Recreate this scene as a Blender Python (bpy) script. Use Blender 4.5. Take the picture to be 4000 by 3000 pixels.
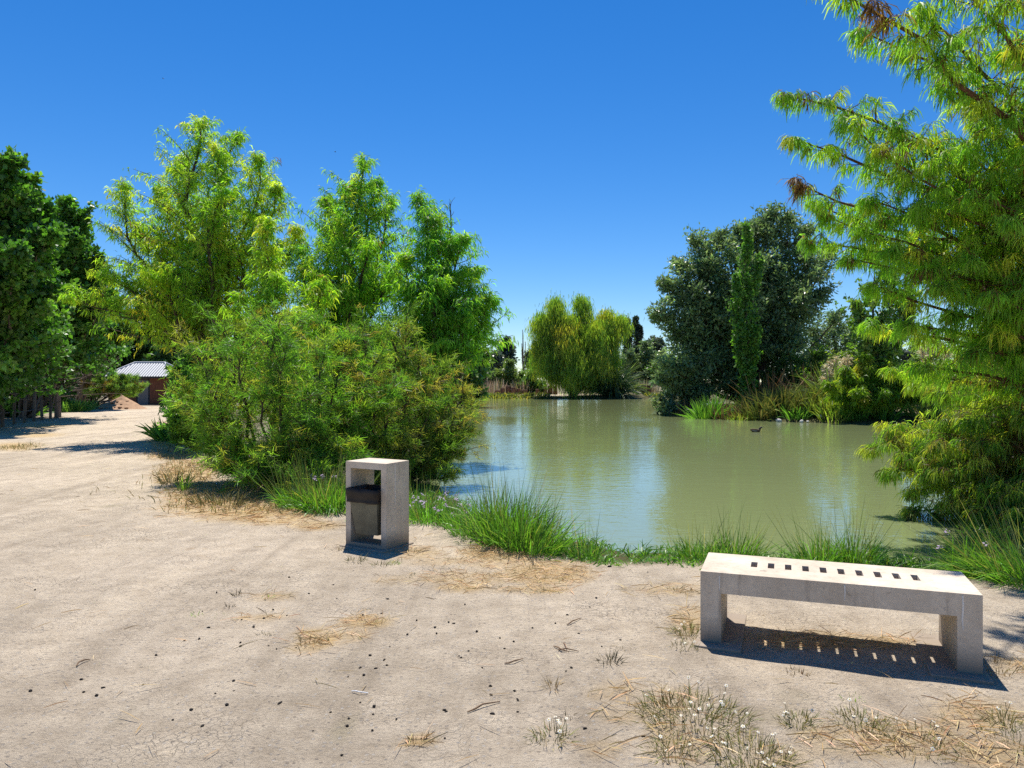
import bpy, bmesh, math
import numpy as np

# ------------------------------------------------------------------ camera, sky, sun, exposure
scene = bpy.context.scene
for o in list(bpy.data.objects):
    bpy.data.objects.remove(o, do_unlink=True)
COL = scene.collection
FPX, CX, HY, EYE = 1609.0, 1106.0, 820.0, 1.6        # focal length / centre / horizon of the photo, metres of eye height

cam_d = bpy.data.cameras.new("camera")
cam = bpy.data.objects.new("camera", cam_d)
COL.objects.link(cam)
cam.location = (0, 0, EYE)
cam.rotation_euler = (math.radians(90), 0, 0)
cam_d.sensor_width = 36.0
cam_d.lens = 36.0 * FPX / 2212.0
cam_d.shift_y = -9.5 / 2212.0
cam_d.clip_start = 0.05
cam_d.clip_end = 3000
scene.camera = cam

SUN_EL = math.radians(68.0)
SUN_DIR = np.array([-0.13, 1.0])                       # where the sun stands, seen from above
SUN_DIR = SUN_DIR / np.linalg.norm(SUN_DIR)
world = bpy.data.worlds.new("World")
scene.world = world
world.use_nodes = True
nt = world.node_tree
nt.nodes.clear()
sky = nt.nodes.new("ShaderNodeTexSky")
sky.sky_type = 'NISHITA'
sky.sun_disc = False
sky.sun_elevation = SUN_EL
sky.sun_rotation = math.atan2(SUN_DIR[0], SUN_DIR[1])
sky.altitude = 500
sky.air_density = 1.0
sky.dust_density = 0.0
sky.ozone_density = 7.0
hs = nt.nodes.new("ShaderNodeHueSaturation")
hs.inputs["Hue"].default_value = 0.505
hs.inputs["Saturation"].default_value = 1.27
bg = nt.nodes.new("ShaderNodeBackground")
bg.inputs[1].default_value = 0.082
wo = nt.nodes.new("ShaderNodeOutputWorld")
nt.links.new(sky.outputs[0], hs.inputs["Color"])
nt.links.new(hs.outputs[0], bg.inputs[0])
nt.links.new(bg.outputs[0], wo.inputs[0])

sun_d = bpy.data.lights.new("sun", 'SUN')
sun_d.energy = 4.2
sun_d.angle = math.radians(0.53)
sun_d.color = (1.0, 0.955, 0.885)
sun = bpy.data.objects.new("sun", sun_d)
COL.objects.link(sun)
sun.location = (0, 20, 40)
sun.rotation_euler = (math.radians(90) - SUN_EL, 0, math.atan2(SUN_DIR[1], SUN_DIR[0]) + math.radians(90) + math.pi)
# lamp looks along -Z; tilt so that it comes from SUN_DIR
from mathutils import Vector
_v = Vector((-SUN_DIR[0] * math.cos(SUN_EL), -SUN_DIR[1] * math.cos(SUN_EL), -math.sin(SUN_EL)))
sun.rotation_euler = _v.to_track_quat('-Z', 'Y').to_euler()

scene.view_settings.view_transform = 'Standard'
scene.view_settings.look = 'None'
scene.view_settings.gamma = 1.0
scene.view_settings.use_curve_mapping = False
scene.view_settings.exposure = 0.74
scene.render.engine = 'CYCLES'
scene.cycles.max_bounces = 10
scene.cycles.diffuse_bounces = 7
scene.cycles.transmission_bounces = 8
scene.cycles.transparent_max_bounces = 4
scene.cycles.use_denoising = False
scene.cycles.sample_clamp_indirect = 6.0

# ------------------------------------------------------------------ helpers
UP = np.array([0, 0, 1.0])


def G(px, py, z=0.0):
    """photo pixel (2212 wide) -> point on the level plane z"""
    d = (EYE - z) * FPX / (py - HY)
    return np.array([(px - CX) * d / FPX, d, z])


def A(px, py, d):
    """photo pixel -> point at depth d"""
    return np.array([(px - CX) * d / FPX, d, EYE - (py - HY) * d / FPX])


def unit(v):
    v = np.asarray(v, float)
    return v / np.maximum(np.linalg.norm(v, axis=-1, keepdims=True), 1e-9)


def hash2(ix, iy, s):
    h = np.sin(ix * 127.1 + iy * 311.7 + s * 74.7) * 43758.5453
    return h - np.floor(h)


def vnoise(x, y, s=0.0):
    x = np.asarray(x, float); y = np.asarray(y, float)
    ix, iy = np.floor(x), np.floor(y)
    fx, fy = x - ix, y - iy
    fx = fx * fx * (3 - 2 * fx); fy = fy * fy * (3 - 2 * fy)
    a = hash2(ix, iy, s); b = hash2(ix + 1, iy, s); c = hash2(ix, iy + 1, s); d = hash2(ix + 1, iy + 1, s)
    return (a * (1 - fx) + b * fx) * (1 - fy) + (c * (1 - fx) + d * fx) * fy


def fnoise(x, y, s=0.0, o=3):
    t = 0; a = 0.5; n = 0
    for i in range(o):
        t = t + a * vnoise(x * 2 ** i, y * 2 ** i, s + i * 3.1); n += a; a *= 0.5
    return t / n


def sstep(a, b, x):
    t = np.clip((x - a) / (b - a), 0, 1)
    return t * t * (3 - 2 * t)


def setprops(o, label=None, cat=None, group=None, kind=None):
    if label: o["label"] = label
    if cat: o["category"] = cat
    if group: o["group"] = group
    if kind: o["kind"] = kind
    return o


def empty(name, loc, label, cat, group=None):
    o = bpy.data.objects.new(name, None)
    o.empty_display_size = 0.1
    o.location = tuple(loc)
    COL.objects.link(o)
    return setprops(o, label, cat, group)


def link(name, me, mat, parent=None, loc=None):
    o = bpy.data.objects.new(name, me)
    if mat is not None and not me.materials:
        me.materials.append(mat)
    COL.objects.link(o)
    if parent is not None: o.parent = parent
    if loc is not None: o.location = tuple(loc)
    return o


def quads(name, V, Q, mat, parent=None, col=None, smooth=False, loc=None):
    """fast mesh of quads from arrays, with an optional colour per face"""
    V = np.ascontiguousarray(V, np.float32); Q = np.ascontiguousarray(Q, np.int32)
    me = bpy.data.meshes.new(name)
    me.vertices.add(len(V)); me.vertices.foreach_set("co", V.ravel())
    me.loops.add(Q.size); me.loops.foreach_set("vertex_index", Q.ravel())
    me.polygons.add(len(Q))
    me.polygons.foreach_set("loop_start", np.arange(0, Q.size, 4, dtype=np.int32))
    me.polygons.foreach_set("loop_total", np.full(len(Q), 4, np.int32))
    if smooth: me.polygons.foreach_set("use_smooth", np.ones(len(Q), bool))
    me.update(calc_edges=True)
    if col is not None:
        at = me.attributes.new("tint", 'FLOAT_COLOR', 'FACE')
        c = np.ones((len(Q), 4), np.float32); c[:, :3] = col
        at.data.foreach_set("color", c.ravel())
    return link(name, me, mat, parent, loc)


def poly(name, V, F, mat, parent=None, bevel=0.0, smooth=False, loc=None, segs=2):
    bm = bmesh.new()
    vs = [bm.verts.new(tuple(v)) for v in V]
    for f in F:
        bm.faces.new([vs[i] for i in f])
    bmesh.ops.recalc_face_normals(bm, faces=bm.faces)
    if bevel > 0:
        ed = [e for e in bm.edges if len(e.link_faces) == 2 and e.calc_face_angle(0) > 0.5]
        bmesh.ops.bevel(bm, geom=ed, offset=bevel, segments=segs, affect='EDGES', profile=0.5)
    if smooth:
        for f in bm.faces: f.smooth = True
    me = bpy.data.meshes.new(name)
    bm.to_mesh(me); bm.free()
    return link(name, me, mat, parent, loc)


BOXF = [(0, 1, 3, 2), (4, 6, 7, 5), (0, 4, 5, 1), (2, 3, 7, 6), (0, 2, 6, 4), (1, 5, 7, 3)]


def boxv(x0, x1, y0, y1, z0, z1):
    return [(x, y, z) for x in (x0, x1) for y in (y0, y1) for z in (z0, z1)]


def box(name, b, mat, parent=None, bevel=0.004, **k):
    return poly(name, boxv(*b), BOXF, mat, parent, bevel, **k)


def tube_batch(P, R, sides=5):
    """P (M,k,3) paths, R (M,k) radii -> verts, quads"""
    P = np.asarray(P, float); R = np.asarray(R, float)
    M, k, _ = P.shape
    T = unit(np.gradient(P, axis=1))
    ref = np.array([0.31, 0.87, 0.22])
    n1 = unit(np.cross(T, ref)); n2 = np.cross(T, n1)
    a = np.arange(sides) / sides * 2 * np.pi
    V = P[:, :, None] + R[:, :, None, None] * (np.cos(a)[:, None] * n1[:, :, None] + np.sin(a)[:, None] * n2[:, :, None])
    idx = np.arange(M * k * sides).reshape(M, k, sides)
    nx = np.roll(idx, -1, axis=2)
    Q = np.stack([idx[:, :-1], nx[:, :-1], nx[:, 1:], idx[:, 1:]], -1).reshape(-1, 4)
    return V.reshape(-1, 3), Q


def cat_vq(parts):
    Vs, Qs, n = [], [], 0
    for V, Q in parts:
        Vs.append(V); Qs.append(Q + n); n += len(V)
    return np.concatenate(Vs), np.concatenate(Qs)


def ribbons(rng, p, d, L, w, droop, segs=2, tip=0.25):
    """strips that leave p along d and bend down: verts, quads, owner index of each quad"""
    n = len(p)
    L = np.broadcast_to(np.asarray(L, float), (n,)); w = np.broadcast_to(np.asarray(w, float), (n,))
    droop = np.broadcast_to(np.asarray(droop, float), (n,))
    side = unit(np.cross(d, unit(rng.normal(size=(n, 3)))))
    pts = [p]; dirs = d.copy(); cur = p
    for s in range(segs):
        cur = cur + dirs * (L / segs)[:, None]
        pts.append(cur)
        dirs = unit(dirs + np.stack([0 * droop, 0 * droop, -droop / segs], -1) * 2.0)
    rows = []
    for s in range(segs + 1):
        t = s / segs
        ww = w * (0.55 + 0.45 * math.sin(min(1, t * 1.6) * math.pi / 2)) if t < 0.6 else w * (1 - (1 - tip) * (t - 0.6) / 0.4)
        if s == 0: ww = w * 0.5
        rows.append(np.stack([pts[s] - side * ww[:, None] / 2, pts[s] + side * ww[:, None] / 2], 1))
    V = np.stack(rows, 1).reshape(-1, 3)
    b = (np.arange(n) * 2 * (segs + 1))[:, None]
    Q = np.concatenate([np.concatenate([b + 2 * s, b + 2 * s + 1, b + 2 * s + 3, b + 2 * s + 2], 1)[:, None] for s in range(segs)], 1)
    return V, Q.reshape(-1, 4), np.repeat(np.arange(n), segs)


def diamonds(rng, p, d, L, w, flat=0.0):
    """one four-cornered leaf each, slightly folded"""
    n = len(p)
    L = np.broadcast_to(np.asarray(L, float), (n,))[:, None]; w = np.broadcast_to(np.asarray(w, float), (n,))[:, None]
    r = unit(rng.normal(size=(n, 3)) + np.array([0, 0, flat]))
    side = unit(np.cross(d, r))
    nrm = np.cross(side, d)
    V = np.stack([p, p + d * L * 0.45 + side * w / 2 + nrm * w * 0.12, p + d * L, p + d * L * 0.45 - side * w / 2 + nrm * w * 0.12], 1).reshape(-1, 3)
    Q = np.arange(4 * n).reshape(n, 4)
    return V, Q, np.arange(n)


# ------------------------------------------------------------------ materials
def new_mat(name):
    m = bpy.data.materials.new(name)
    m.use_nodes = True
    n = m.node_tree.nodes; n.clear()
    out = n.new("ShaderNodeOutputMaterial")
    return m, n, m.node_tree.links, out


def pbsdf(n, rough=0.8, spec=0.3):
    b = n.new("ShaderNodeBsdfPrincipled")
    b.inputs["Roughness"].default_value = rough
    b.inputs["Specular IOR Level"].default_value = spec
    return b


def ramp(n, stops):
    r = n.new("ShaderNodeValToRGB")
    cr = r.color_ramp
    while len(cr.elements) < len(stops): cr.elements.new(0.5)
    for e, (p, c) in zip(cr.elements, stops):
        e.position = p; e.color = (*c, 1) if len(c) == 3 else c
    return r


def noise(n, l, vec, scale, detail=4, rough=0.55, dist=0.0):
    t = n.new("ShaderNodeTexNoise")
    t.inputs["Scale"].default_value = scale; t.inputs["Detail"].default_value = detail
    t.inputs["Roughness"].default_value = rough; t.inputs["Distortion"].default_value = dist
    if vec is not None: l.new(vec, t.inputs["Vector"])
    return t


def mixc(n, l, fac, a, b, mode='MIX'):
    m = n.new("ShaderNodeMix"); m.data_type = 'RGBA'; m.blend_type = mode
    for s, v in ((m.inputs[0], fac), (m.inputs[6], a), (m.inputs[7], b)):
        if isinstance(v, (int, float)): s.default_value = v
        elif isinstance(v, tuple): s.default_value = (*v, 1)
        else: l.new(v, s)
    return m.outputs[2]


def math_n(n, l, op, a, b=None, clamp=False):
    m = n.new("ShaderNodeMath"); m.operation = op; m.use_clamp = clamp
    for s, v in zip(m.inputs, (a, b)):
        if v is None: continue
        if isinstance(v, (int, float)): s.default_value = v
        else: l.new(v, s)
    return m.outputs[0]


def bump(n, l, h, strength, dist):
    b = n.new("ShaderNodeBump")
    b.inputs["Strength"].default_value = strength; b.inputs["Distance"].default_value = dist
    l.new(h, b.inputs["Height"])
    return b.outputs[0]


def leaf_mat(name, trans=0.45, tcol=(1.5, 1.55, 0.6), rough=0.45, spec=0.35):
    """leaf surface coloured by the face attribute 'tint', part of the light passing through"""
    m, n, l, out = new_mat(name)
    at = n.new("ShaderNodeAttribute"); at.attribute_name = "tint"
    b = pbsdf(n, rough, spec)
    l.new(at.outputs["Color"], b.inputs["Base Color"])
    t = n.new("ShaderNodeBsdfTranslucent")
    l.new(mixc(n, l, 1.0, at.outputs["Color"], tcol, 'MULTIPLY'), t.inputs["Color"])
    mx = n.new("ShaderNodeMixShader"); mx.inputs[0].default_value = trans
    l.new(b.outputs[0], mx.inputs[1]); l.new(t.outputs[0], mx.inputs[2])
    l.new(mx.outputs[0], out.inputs[0])
    return m


def plain_mat(name, col, rough=0.8, spec=0.3, var=0.25, scale=8.0, bumps=0.3, bscale=40, metal=0.0, stretch=None):
    m, n, l, out = new_mat(name)
    tc = n.new("ShaderNodeTexCoord"); vec = tc.outputs["Object"]
    if stretch:
        mp = n.new("ShaderNodeMapping"); mp.inputs["Scale"].default_value = stretch
        l.new(vec, mp.inputs[0]); vec = mp.outputs[0]
    b = pbsdf(n, rough, spec); b.inputs["Metallic"].default_value = metal
    nz = noise(n, l, vec, scale, 5, 0.6)
    lo = tuple(c * (1 - var) for c in col); hi = tuple(min(1, c * (1 + var)) for c in col)
    r = ramp(n, [(0.3, lo), (0.7, hi)])
    l.new(nz.outputs[0], r.inputs[0]); l.new(r.outputs[0], b.inputs["Base Color"])
    nb = noise(n, l, vec, bscale, 4, 0.6)
    if bumps: l.new(bump(n, l, nb.outputs[0], bumps, 0.01), b.inputs["Normal"])
    l.new(b.outputs[0], out.inputs[0])
    return m


def bark_mat(name, col):
    return plain_mat(name, col, 0.9, 0.15, 0.35, 6, 0.8, 25, stretch=(1, 1, 0.25))


def ground_mat():
    m, n, l, out = new_mat("dry_soil")
    geo = n.new("ShaderNodeNewGeometry"); pos = geo.outputs["Position"]
    b = pbsdf(n, 0.95, 0.12)
    # soil tone, from metre-wide patches down to grains
    big = noise(n, l, pos, 0.55, 4, 0.6)
    mid = noise(n, l, pos, 4.5, 6, 0.7)
    fine = noise(n, l, pos, 38, 6, 0.8)
    r1 = ramp(n, [(0.32, (0.54, 0.45, 0.335)), (0.52, (0.665, 0.555, 0.415)), (0.72, (0.73, 0.61, 0.46))])
    l.new(big.outputs[0], r1.inputs[0])
    r2 = ramp(n, [(0.3, (0.74, 0.72, 0.70)), (0.6, (1.0, 1.0, 1.0)), (0.8, (1.12, 1.1, 1.06))])
    l.new(mid.outputs[0], r2.inputs[0])
    r3 = ramp(n, [(0.28, (0.5, 0.48, 0.46)), (0.42, (0.9, 0.89, 0.88)), (0.6, (1.0, 1.0, 1.0)), (0.75, (1.2, 1.19, 1.16))])
    l.new(fine.outputs[0], r3.inputs[0])
    c = mixc(n, l, 1.0, r1.outputs[0], r2.outputs[0], 'MULTIPLY')
    c = mixc(n, l, 0.95, c, r3.outputs[0], 'MULTIPLY')
    # trodden lines running with the path
    mpt = n.new("ShaderNodeMapping"); mpt.inputs["Rotation"].default_value = (0, 0, -0.42); mpt.inputs["Scale"].default_value = (1.5, 0.16, 1); l.new(pos, mpt.inputs[0])
    tr = noise(n, l, mpt.outputs[0], 1.3, 5, 0.65, 0.5)
    rt = ramp(n, [(0.34, (0.80, 0.79, 0.78)), (0.5, (1, 1, 1)), (0.68, (1.09, 1.085, 1.07))]); l.new(tr.outputs[0], rt.inputs[0])
    c = mixc(n, l, 1.0, c, rt.outputs[0], 'MULTIPLY')
    # olive moss stains
    ms = noise(n, l, pos, 0.9, 3, 0.5, 0.8)
    rm = ramp(n, [(0.66, (0, 0, 0)), (0.76, (1, 1, 1))]); l.new(ms.outputs[0], rm.inputs[0])
    c = mixc(n, l, math_n(n, l, 'MULTIPLY', rm.outputs[0], 0.4), c, (0.27, 0.235, 0.13))
    # drying cracks
    wob = noise(n, l, pos, 7, 4, 0.6)
    add = n.new("ShaderNodeVectorMath"); add.operation = 'MULTIPLY_ADD'
    l.new(wob.outputs["Color"], add.inputs[0]); add.inputs[1].default_value = (0.16, 0.16, 0); l.new(pos, add.inputs[2])
    mp = n.new("ShaderNodeMapping"); mp.inputs["Scale"].default_value = (1, 1, 0); l.new(add.outputs[0], mp.inputs[0])
    cracks = None
    for sc, wd, st in ((6.5, 0.02, 0.55), (19.0, 0.05, 0.6)):
        v = n.new("ShaderNodeTexVoronoi"); v.feature = 'DISTANCE_TO_EDGE'; v.voronoi_dimensions = '2D'
        v.inputs["Scale"].default_value = sc
        l.new(mp.outputs[0], v.inputs["Vector"])
        e = math_n(n, l, 'SUBTRACT', 1.0, math_n(n, l, 'DIVIDE', v.outputs["Distance"], wd, True), True)
        e = math_n(n, l, 'MULTIPLY', e, st)
        cracks = e if cracks is None else math_n(n, l, 'MAXIMUM', cracks, e)
    pat = noise(n, l, pos, 1.1, 3, 0.6)
    rp = ramp(n, [(0.48, (0, 0, 0)), (0.66, (1, 1, 1))]); l.new(pat.outputs[0], rp.inputs[0])
    cracks = math_n(n, l, 'MULTIPLY', cracks, rp.outputs[0])
    c = mixc(n, l, math_n(n, l, 'MULTIPLY', cracks, 0.26), c, (0.13, 0.095, 0.07))
    # grit
    vg = n.new("ShaderNodeTexVoronoi"); vg.voronoi_dimensions = '2D'; vg.inputs["Scale"].default_value = 34
    mpg = n.new("ShaderNodeMapping"); mpg.inputs["Scale"].default_value = (1, 1, 0); l.new(pos, mpg.inputs[0]); l.new(mpg.outputs[0], vg.inputs["Vector"])
    gp = n.new("ShaderNodeSeparateColor"); l.new(vg.outputs["Color"], gp.inputs[0])
    grit = math_n(n, l, 'MULTIPLY', math_n(n, l, 'LESS_THAN', vg.outputs["Distance"], 0.26), math_n(n, l, 'GREATER_THAN', gp.outputs[0], 0.80))
    c = mixc(n, l, math_n(n, l, 'MULTIPLY', grit, 0.6), c, mixc(n, l, gp.outputs[1], (0.17, 0.14, 0.12), (0.62, 0.57, 0.5)))
    # straw and turf cover, set where it grows
    at = n.new("ShaderNodeAttribute"); at.attribute_name = "cover"
    sep = n.new("ShaderNodeSeparateColor"); l.new(at.outputs["Color"], sep.inputs[0])
    sn = noise(n, l, pos, 14, 5, 0.75)
    dry = math_n(n, l, 'MULTIPLY', sep.outputs[0], math_n(n, l, 'ADD', math_n(n, l, 'MULTIPLY', sn.outputs[0], 1.7), -0.1, True))
    c = mixc(n, l, math_n(n, l, 'MINIMUM', dry, 0.8), c, mixc(n, l, fine.outputs[0], (0.44, 0.29, 0.12), (0.68, 0.48, 0.22)))
    c = mixc(n, l, sep.outputs[1], c, mixc(n, l, fine.outputs[0], (0.07, 0.062, 0.03), (0.13, 0.125, 0.05)))
    c = mixc(n, l, sep.outputs[2], c, mixc(n, l, mid.outputs[0], (0.10, 0.085, 0.06), (0.20, 0.165, 0.10)))
    l.new(c, b.inputs["Base Color"])
    h = math_n(n, l, 'ADD', math_n(n, l, 'MULTIPLY', mid.outputs[0], 1.2), math_n(n, l, 'MULTIPLY', fine.outputs[0], 0.9))
    h = math_n(n, l, 'SUBTRACT', h, math_n(n, l, 'MULTIPLY', cracks, 0.45))
    h = math_n(n, l, 'ADD', h, math_n(n, l, 'MULTIPLY', grit, 0.5))
    l.new(bump(n, l, h, 1.0, 0.035), b.inputs["Normal"])
    l.new(b.outputs[0], out.inputs[0])
    return m


def water_mat():
    m, n, l, out = new_mat("pond_water")
    geo = n.new("ShaderNodeNewGeometry"); pos = geo.outputs["Position"]
    b = pbsdf(n, 0.03, 0.5)
    b.inputs["IOR"].default_value = 2.1
    big = noise(n, l, pos, 0.12, 3, 0.5)
    l.new(mixc(n, l, big.outputs[0], (0.195, 0.235, 0.10), (0.235, 0.27, 0.115)), b.inputs["Base Color"])
    mp = n.new("ShaderNodeMapping"); mp.inputs["Scale"].default_value = (0.75, 1.5, 1); mp.inputs["Rotation"].default_value = (0, 0, 0.25)
    l.new(pos, mp.inputs[0])
    w1 = noise(n, l, mp.outputs[0], 5.5, 3, 0.55, 0.4)
    w2 = noise(n, l, mp.outputs[0], 1.1, 2, 0.5, 0.2)
    gust = noise(n, l, pos, 0.16, 3, 0.5, 0.6)
    rg = ramp(n, [(0.35, (0.25, 0.25, 0.25)), (0.65, (1, 1, 1))]); l.new(gust.outputs[0], rg.inputs[0])
    h = math_n(n, l, 'ADD', math_n(n, l, 'MULTIPLY', w1.outputs[0], math_n(n, l, 'MULTIPLY', rg.outputs[0], 0.35)), math_n(n, l, 'MULTIPLY', w2.outputs[0], 0.14))
    l.new(bump(n, l, h, 0.2, 0.12), b.inputs["Normal"])
    l.new(b.outputs[0], out.inputs[0])
    return m


def concrete_mat():
    m, n, l, out = new_mat("weathered_concrete")
    tc = n.new("ShaderNodeTexCoord"); pos = tc.outputs["Object"]
    b = pbsdf(n, 0.85, 0.25)
    n1 = noise(n, l, pos, 3.5, 5, 0.6); n2 = noise(n, l, pos, 30, 5, 0.7); n3 = noise(n, l, pos, 9, 4, 0.6, 1.5)
    r = ramp(n, [(0.3, (0.50, 0.41, 0.31)), (0.7, (0.70, 0.60, 0.475))]); l.new(n1.outputs[0], r.inputs[0])
    r2 = ramp(n, [(0.3, (0.8, 0.79, 0.78)), (0.55, (1, 1, 1))]); l.new(n2.outputs[0], r2.inputs[0])
    c = mixc(n, l, 0.7, r.outputs[0], r2.outputs[0], 'MULTIPLY')
    st = n.new("ShaderNodeMapping"); st.inputs["Scale"].default_value = (14, 14, 1.2); l.new(pos, st.inputs[0])
    ns = noise(n, l, st.outputs[0], 1.0, 4, 0.6)
    rs = ramp(n, [(0.6, (0, 0, 0)), (0.75, (1, 1, 1))]); l.new(ns.outputs[0], rs.inputs[0])
    c = mixc(n, l, math_n(n, l, 'MULTIPLY', rs.outputs[0], 0.6), c, (0.27, 0.215, 0.16))
    rp = ramp(n, [(0.64, (0, 0, 0)), (0.72, (1, 1, 1))]); l.new(n3.outputs[0], rp.inputs[0])
    c = mixc(n, l, math_n(n, l, 'MULTIPLY', rp.outputs[0], 0.5), c, (0.2, 0.16, 0.12))
    # soil splashed on the foot
    sep = n.new("ShaderNodeSeparateXYZ"); l.new(pos, sep.inputs[0])
    zz = math_n(n, l, 'ADD', sep.outputs[2], math_n(n, l, 'MULTIPLY', n1.outputs[0], -0.10))
    rz = ramp(n, [(0.0, (1, 1, 1)), (0.12, (0, 0, 0))]); l.new(zz, rz.inputs[0])
    c = mixc(n, l, math_n(n, l, 'MULTIPLY', rz.outputs[0], 0.75), c, (0.2, 0.155, 0.115))
    l.new(c, b.inputs["Base Color"])
    vo = n.new("ShaderNodeTexVoronoi"); vo.inputs["Scale"].default_value = 45; l.new(pos, vo.inputs["Vector"])
    pit = math_n(n, l, 'LESS_THAN', vo.outputs["Distance"], 0.12)
    h = math_n(n, l, 'SUBTRACT', math_n(n, l, 'ADD', n2.outputs[0], n1.outputs[0]), math_n(n, l, 'MULTIPLY', pit, 0.5))
    l.new(bump(n, l, h, 0.35, 0.008), b.inputs["Normal"])
    l.new(b.outputs[0], out.inputs[0])
    return m


M = dict(
    soil=ground_mat(), water=water_mat(), concrete=concrete_mat(),
    leaf=leaf_mat("thin_leaf", 0.62, (1.5, 1.65, 0.5)),
    leaf_gloss=leaf_mat("glossy_leaf", 0.4, (1.3, 1.7, 0.45), 0.42, 0.4),
    leaf_grey=leaf_mat("grey_leaf", 0.4, (1.2, 1.3, 0.75), 0.38, 0.5),
    grass=leaf_mat("grass_blade", 0.45, (1.5, 1.6, 0.5), 0.4, 0.4),
    straw=leaf_mat("straw_blade", 0.2, (1.1, 1.0, 0.8), 0.6, 0.2),
    bark=bark_mat("dark_bark", (0.075, 0.052, 0.038)),
    bark_grey=bark_mat("grey_bark", (0.15, 0.12, 0.095)),
    bark_red=bark_mat("red_brown_bark", (0.12, 0.065, 0.04)),
)

# ------------------------------------------------------------------ terrain and water
WATER_Z = -0.30
POND = np.array([(-1.2, 11.8), (-.3, 9.7), (1.2, 8.0), (2.5, 7.75), (4.2, 7.4), (5.2, 8.6), (6.6, 11), (9.5, 14), (15, 17), (26, 22), (40, 24),
                 (40, 31), (26, 31), (16.3, 32), (12.3, 33.4), (9.5, 40.5), (9.6, 44), (11.5, 47), (16, 50), (20, 56), (19, 66), (14, 73), (6, 74),
                 (-6, 74), (-7, 60), (-5, 38), (-3, 26), (-1.6, 20), (-1.7, 15)])


def pond_dist(x, y):
    """distance to the water's edge, positive on land"""
    x = np.asarray(x, float); y = np.asarray(y, float)
    d2 = np.full(x.shape, 1e12); ins = np.zeros(x.shape, bool)
    n = len(POND)
    for i in range(n):
        ax, ay = POND[i]; bx, by = POND[(i + 1) % n]
        ex, ey = bx - ax, by - ay
        t = np.clip(((x - ax) * ex + (y - ay) * ey) / (ex * ex + ey * ey), 0, 1)
        d2 = np.minimum(d2, (x - ax - t * ex) ** 2 + (y - ay - t * ey) ** 2)
        c = ((ay > y) != (by > y)) & (x < ex * (y - ay) / (ey + 1e-12) + ax)
        ins ^= c
    d = np.sqrt(d2)
    return np.where(ins, -d, d)


def terrain(x, y):
    x = np.asarray(x, float); y = np.asarray(y, float)
    d = pond_dist(x, y) + (fnoise(x * 1.3, y * 1.3, 5) - 0.5) * 0.5 * np.clip(y / 8, 0.4, 2)
    near = sstep(30, 18, y)
    width = 1.9 * near + 1.0 * (1 - near)
    top = 0.0
    h = np.where(d > 0, WATER_Z + (top - WATER_Z) * sstep(-0.3, 1.0, d / width) , WATER_Z - 0.08 - 0.5 * sstep(0, 2.5, -d))
    h = np.where(d > 0, np.maximum(h, WATER_Z + 0.02 * np.minimum(d * 10, 1)), h)
    # mild unevenness, the drop behind the mound, hills none
    h = h + np.where(d > 0, (fnoise(x * 0.5, y * 0.5, 1) - 0.5) * 0.04 * sstep(0.3, 2, d) + (fnoise(x * 3, y * 3, 2) - 0.5) * 0.016 * np.clip(d, 0, 1), 0)
    h = h - 0.42 * sstep(43, 58, y) * sstep(-8, -14, x)
    h = h + 0.25 * sstep(0.5, 3.0, d) * sstep(26, 32, y) * sstep(9, 11, x) * sstep(60, 50, y)
    h = h + 0.15 * sstep(1.5, 6.0, d) * sstep(68, 72, y) * sstep(-12, -9, x)
    return h


def tz(p):
    return float(terrain(np.array([p[0]]), np.array([p[1]]))[0])


# photo spots where straw lies on the soil: pixel, half width and half height in pixels, amount
STRAW = [(1080, 1195, 90, 22, 1.0), (1180, 1240, 110, 26, .9), (1010, 1250, 130, 16, .6), (1000, 1270, 60, 10, .8), (1150, 1275, 90, 10, .8), (860, 1255, 70, 10, .3),
         (790, 1345, 60, 16, .9), (690, 1380, 55, 24, .9), (660, 1400, 40, 14, .7), (560, 1335, 60, 8, .7), (590, 1290, 50, 10, .5), (760, 1375, 40, 14, .6), (905, 1605, 40, 14, .8),
         (1330, 1500, 60, 24, .7), (1450, 1520, 90, 34, .6), (1350, 1545, 70, 20, .6), (1700, 1385, 200, 18, 1.0), (1850, 1390, 140, 14, .9), (2190, 1440, 60, 22, .8), (2100, 1545, 110, 40, .6),
         (1950, 1600, 160, 50, .6), (1800, 1600, 90, 36, .45), (1500, 1600, 110, 60, .5), (1650, 1640, 120, 30, .55), (2150, 1630, 90, 40, .65), (1300, 1620, 50, 20, .4), (1500, 1340, 50, 30, .7),
         (480, 1075, 130, 30, 1.0), (580, 1110, 120, 26, 1.0), (680, 1135, 60, 12, .8), (420, 1010, 70, 22, .8), (380, 945, 40, 22, 1.0), (360, 920, 26, 12, 1.0), (370, 985, 60, 12, .7),
         (520, 1095, 170, 34, 1.0), (400, 1030, 70, 34, 1.0), (365, 955, 40, 34, 1.0), (30, 965, 60, 10, 1.0), (70, 940, 60, 6, 1.0), (100, 920, 40, 5, .9), (1080, 1215, 200, 14, .6), (900, 1195, 60, 14, .6), (1480, 1275, 120, 16, .4), (150, 887, 30, 4, .8)]


def straw_amount(x, y):
    px = CX + x * FPX / np.maximum(y, 0.5); py = HY + EYE * FPX / np.maximum(y, 0.5)
    m = np.zeros_like(x)
    for (cx, cy, rx, ry, a) in STRAW:
        q = ((px - cx) / rx) ** 2 + ((py - cy) / ry) ** 2
        m = np.maximum(m, a * np.clip(1.35 - q, 0, 1))
    return m * sstep(0.25, 0.6, fnoise(x * 2.2, y * 2.2, 9) + 0.15)


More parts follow.
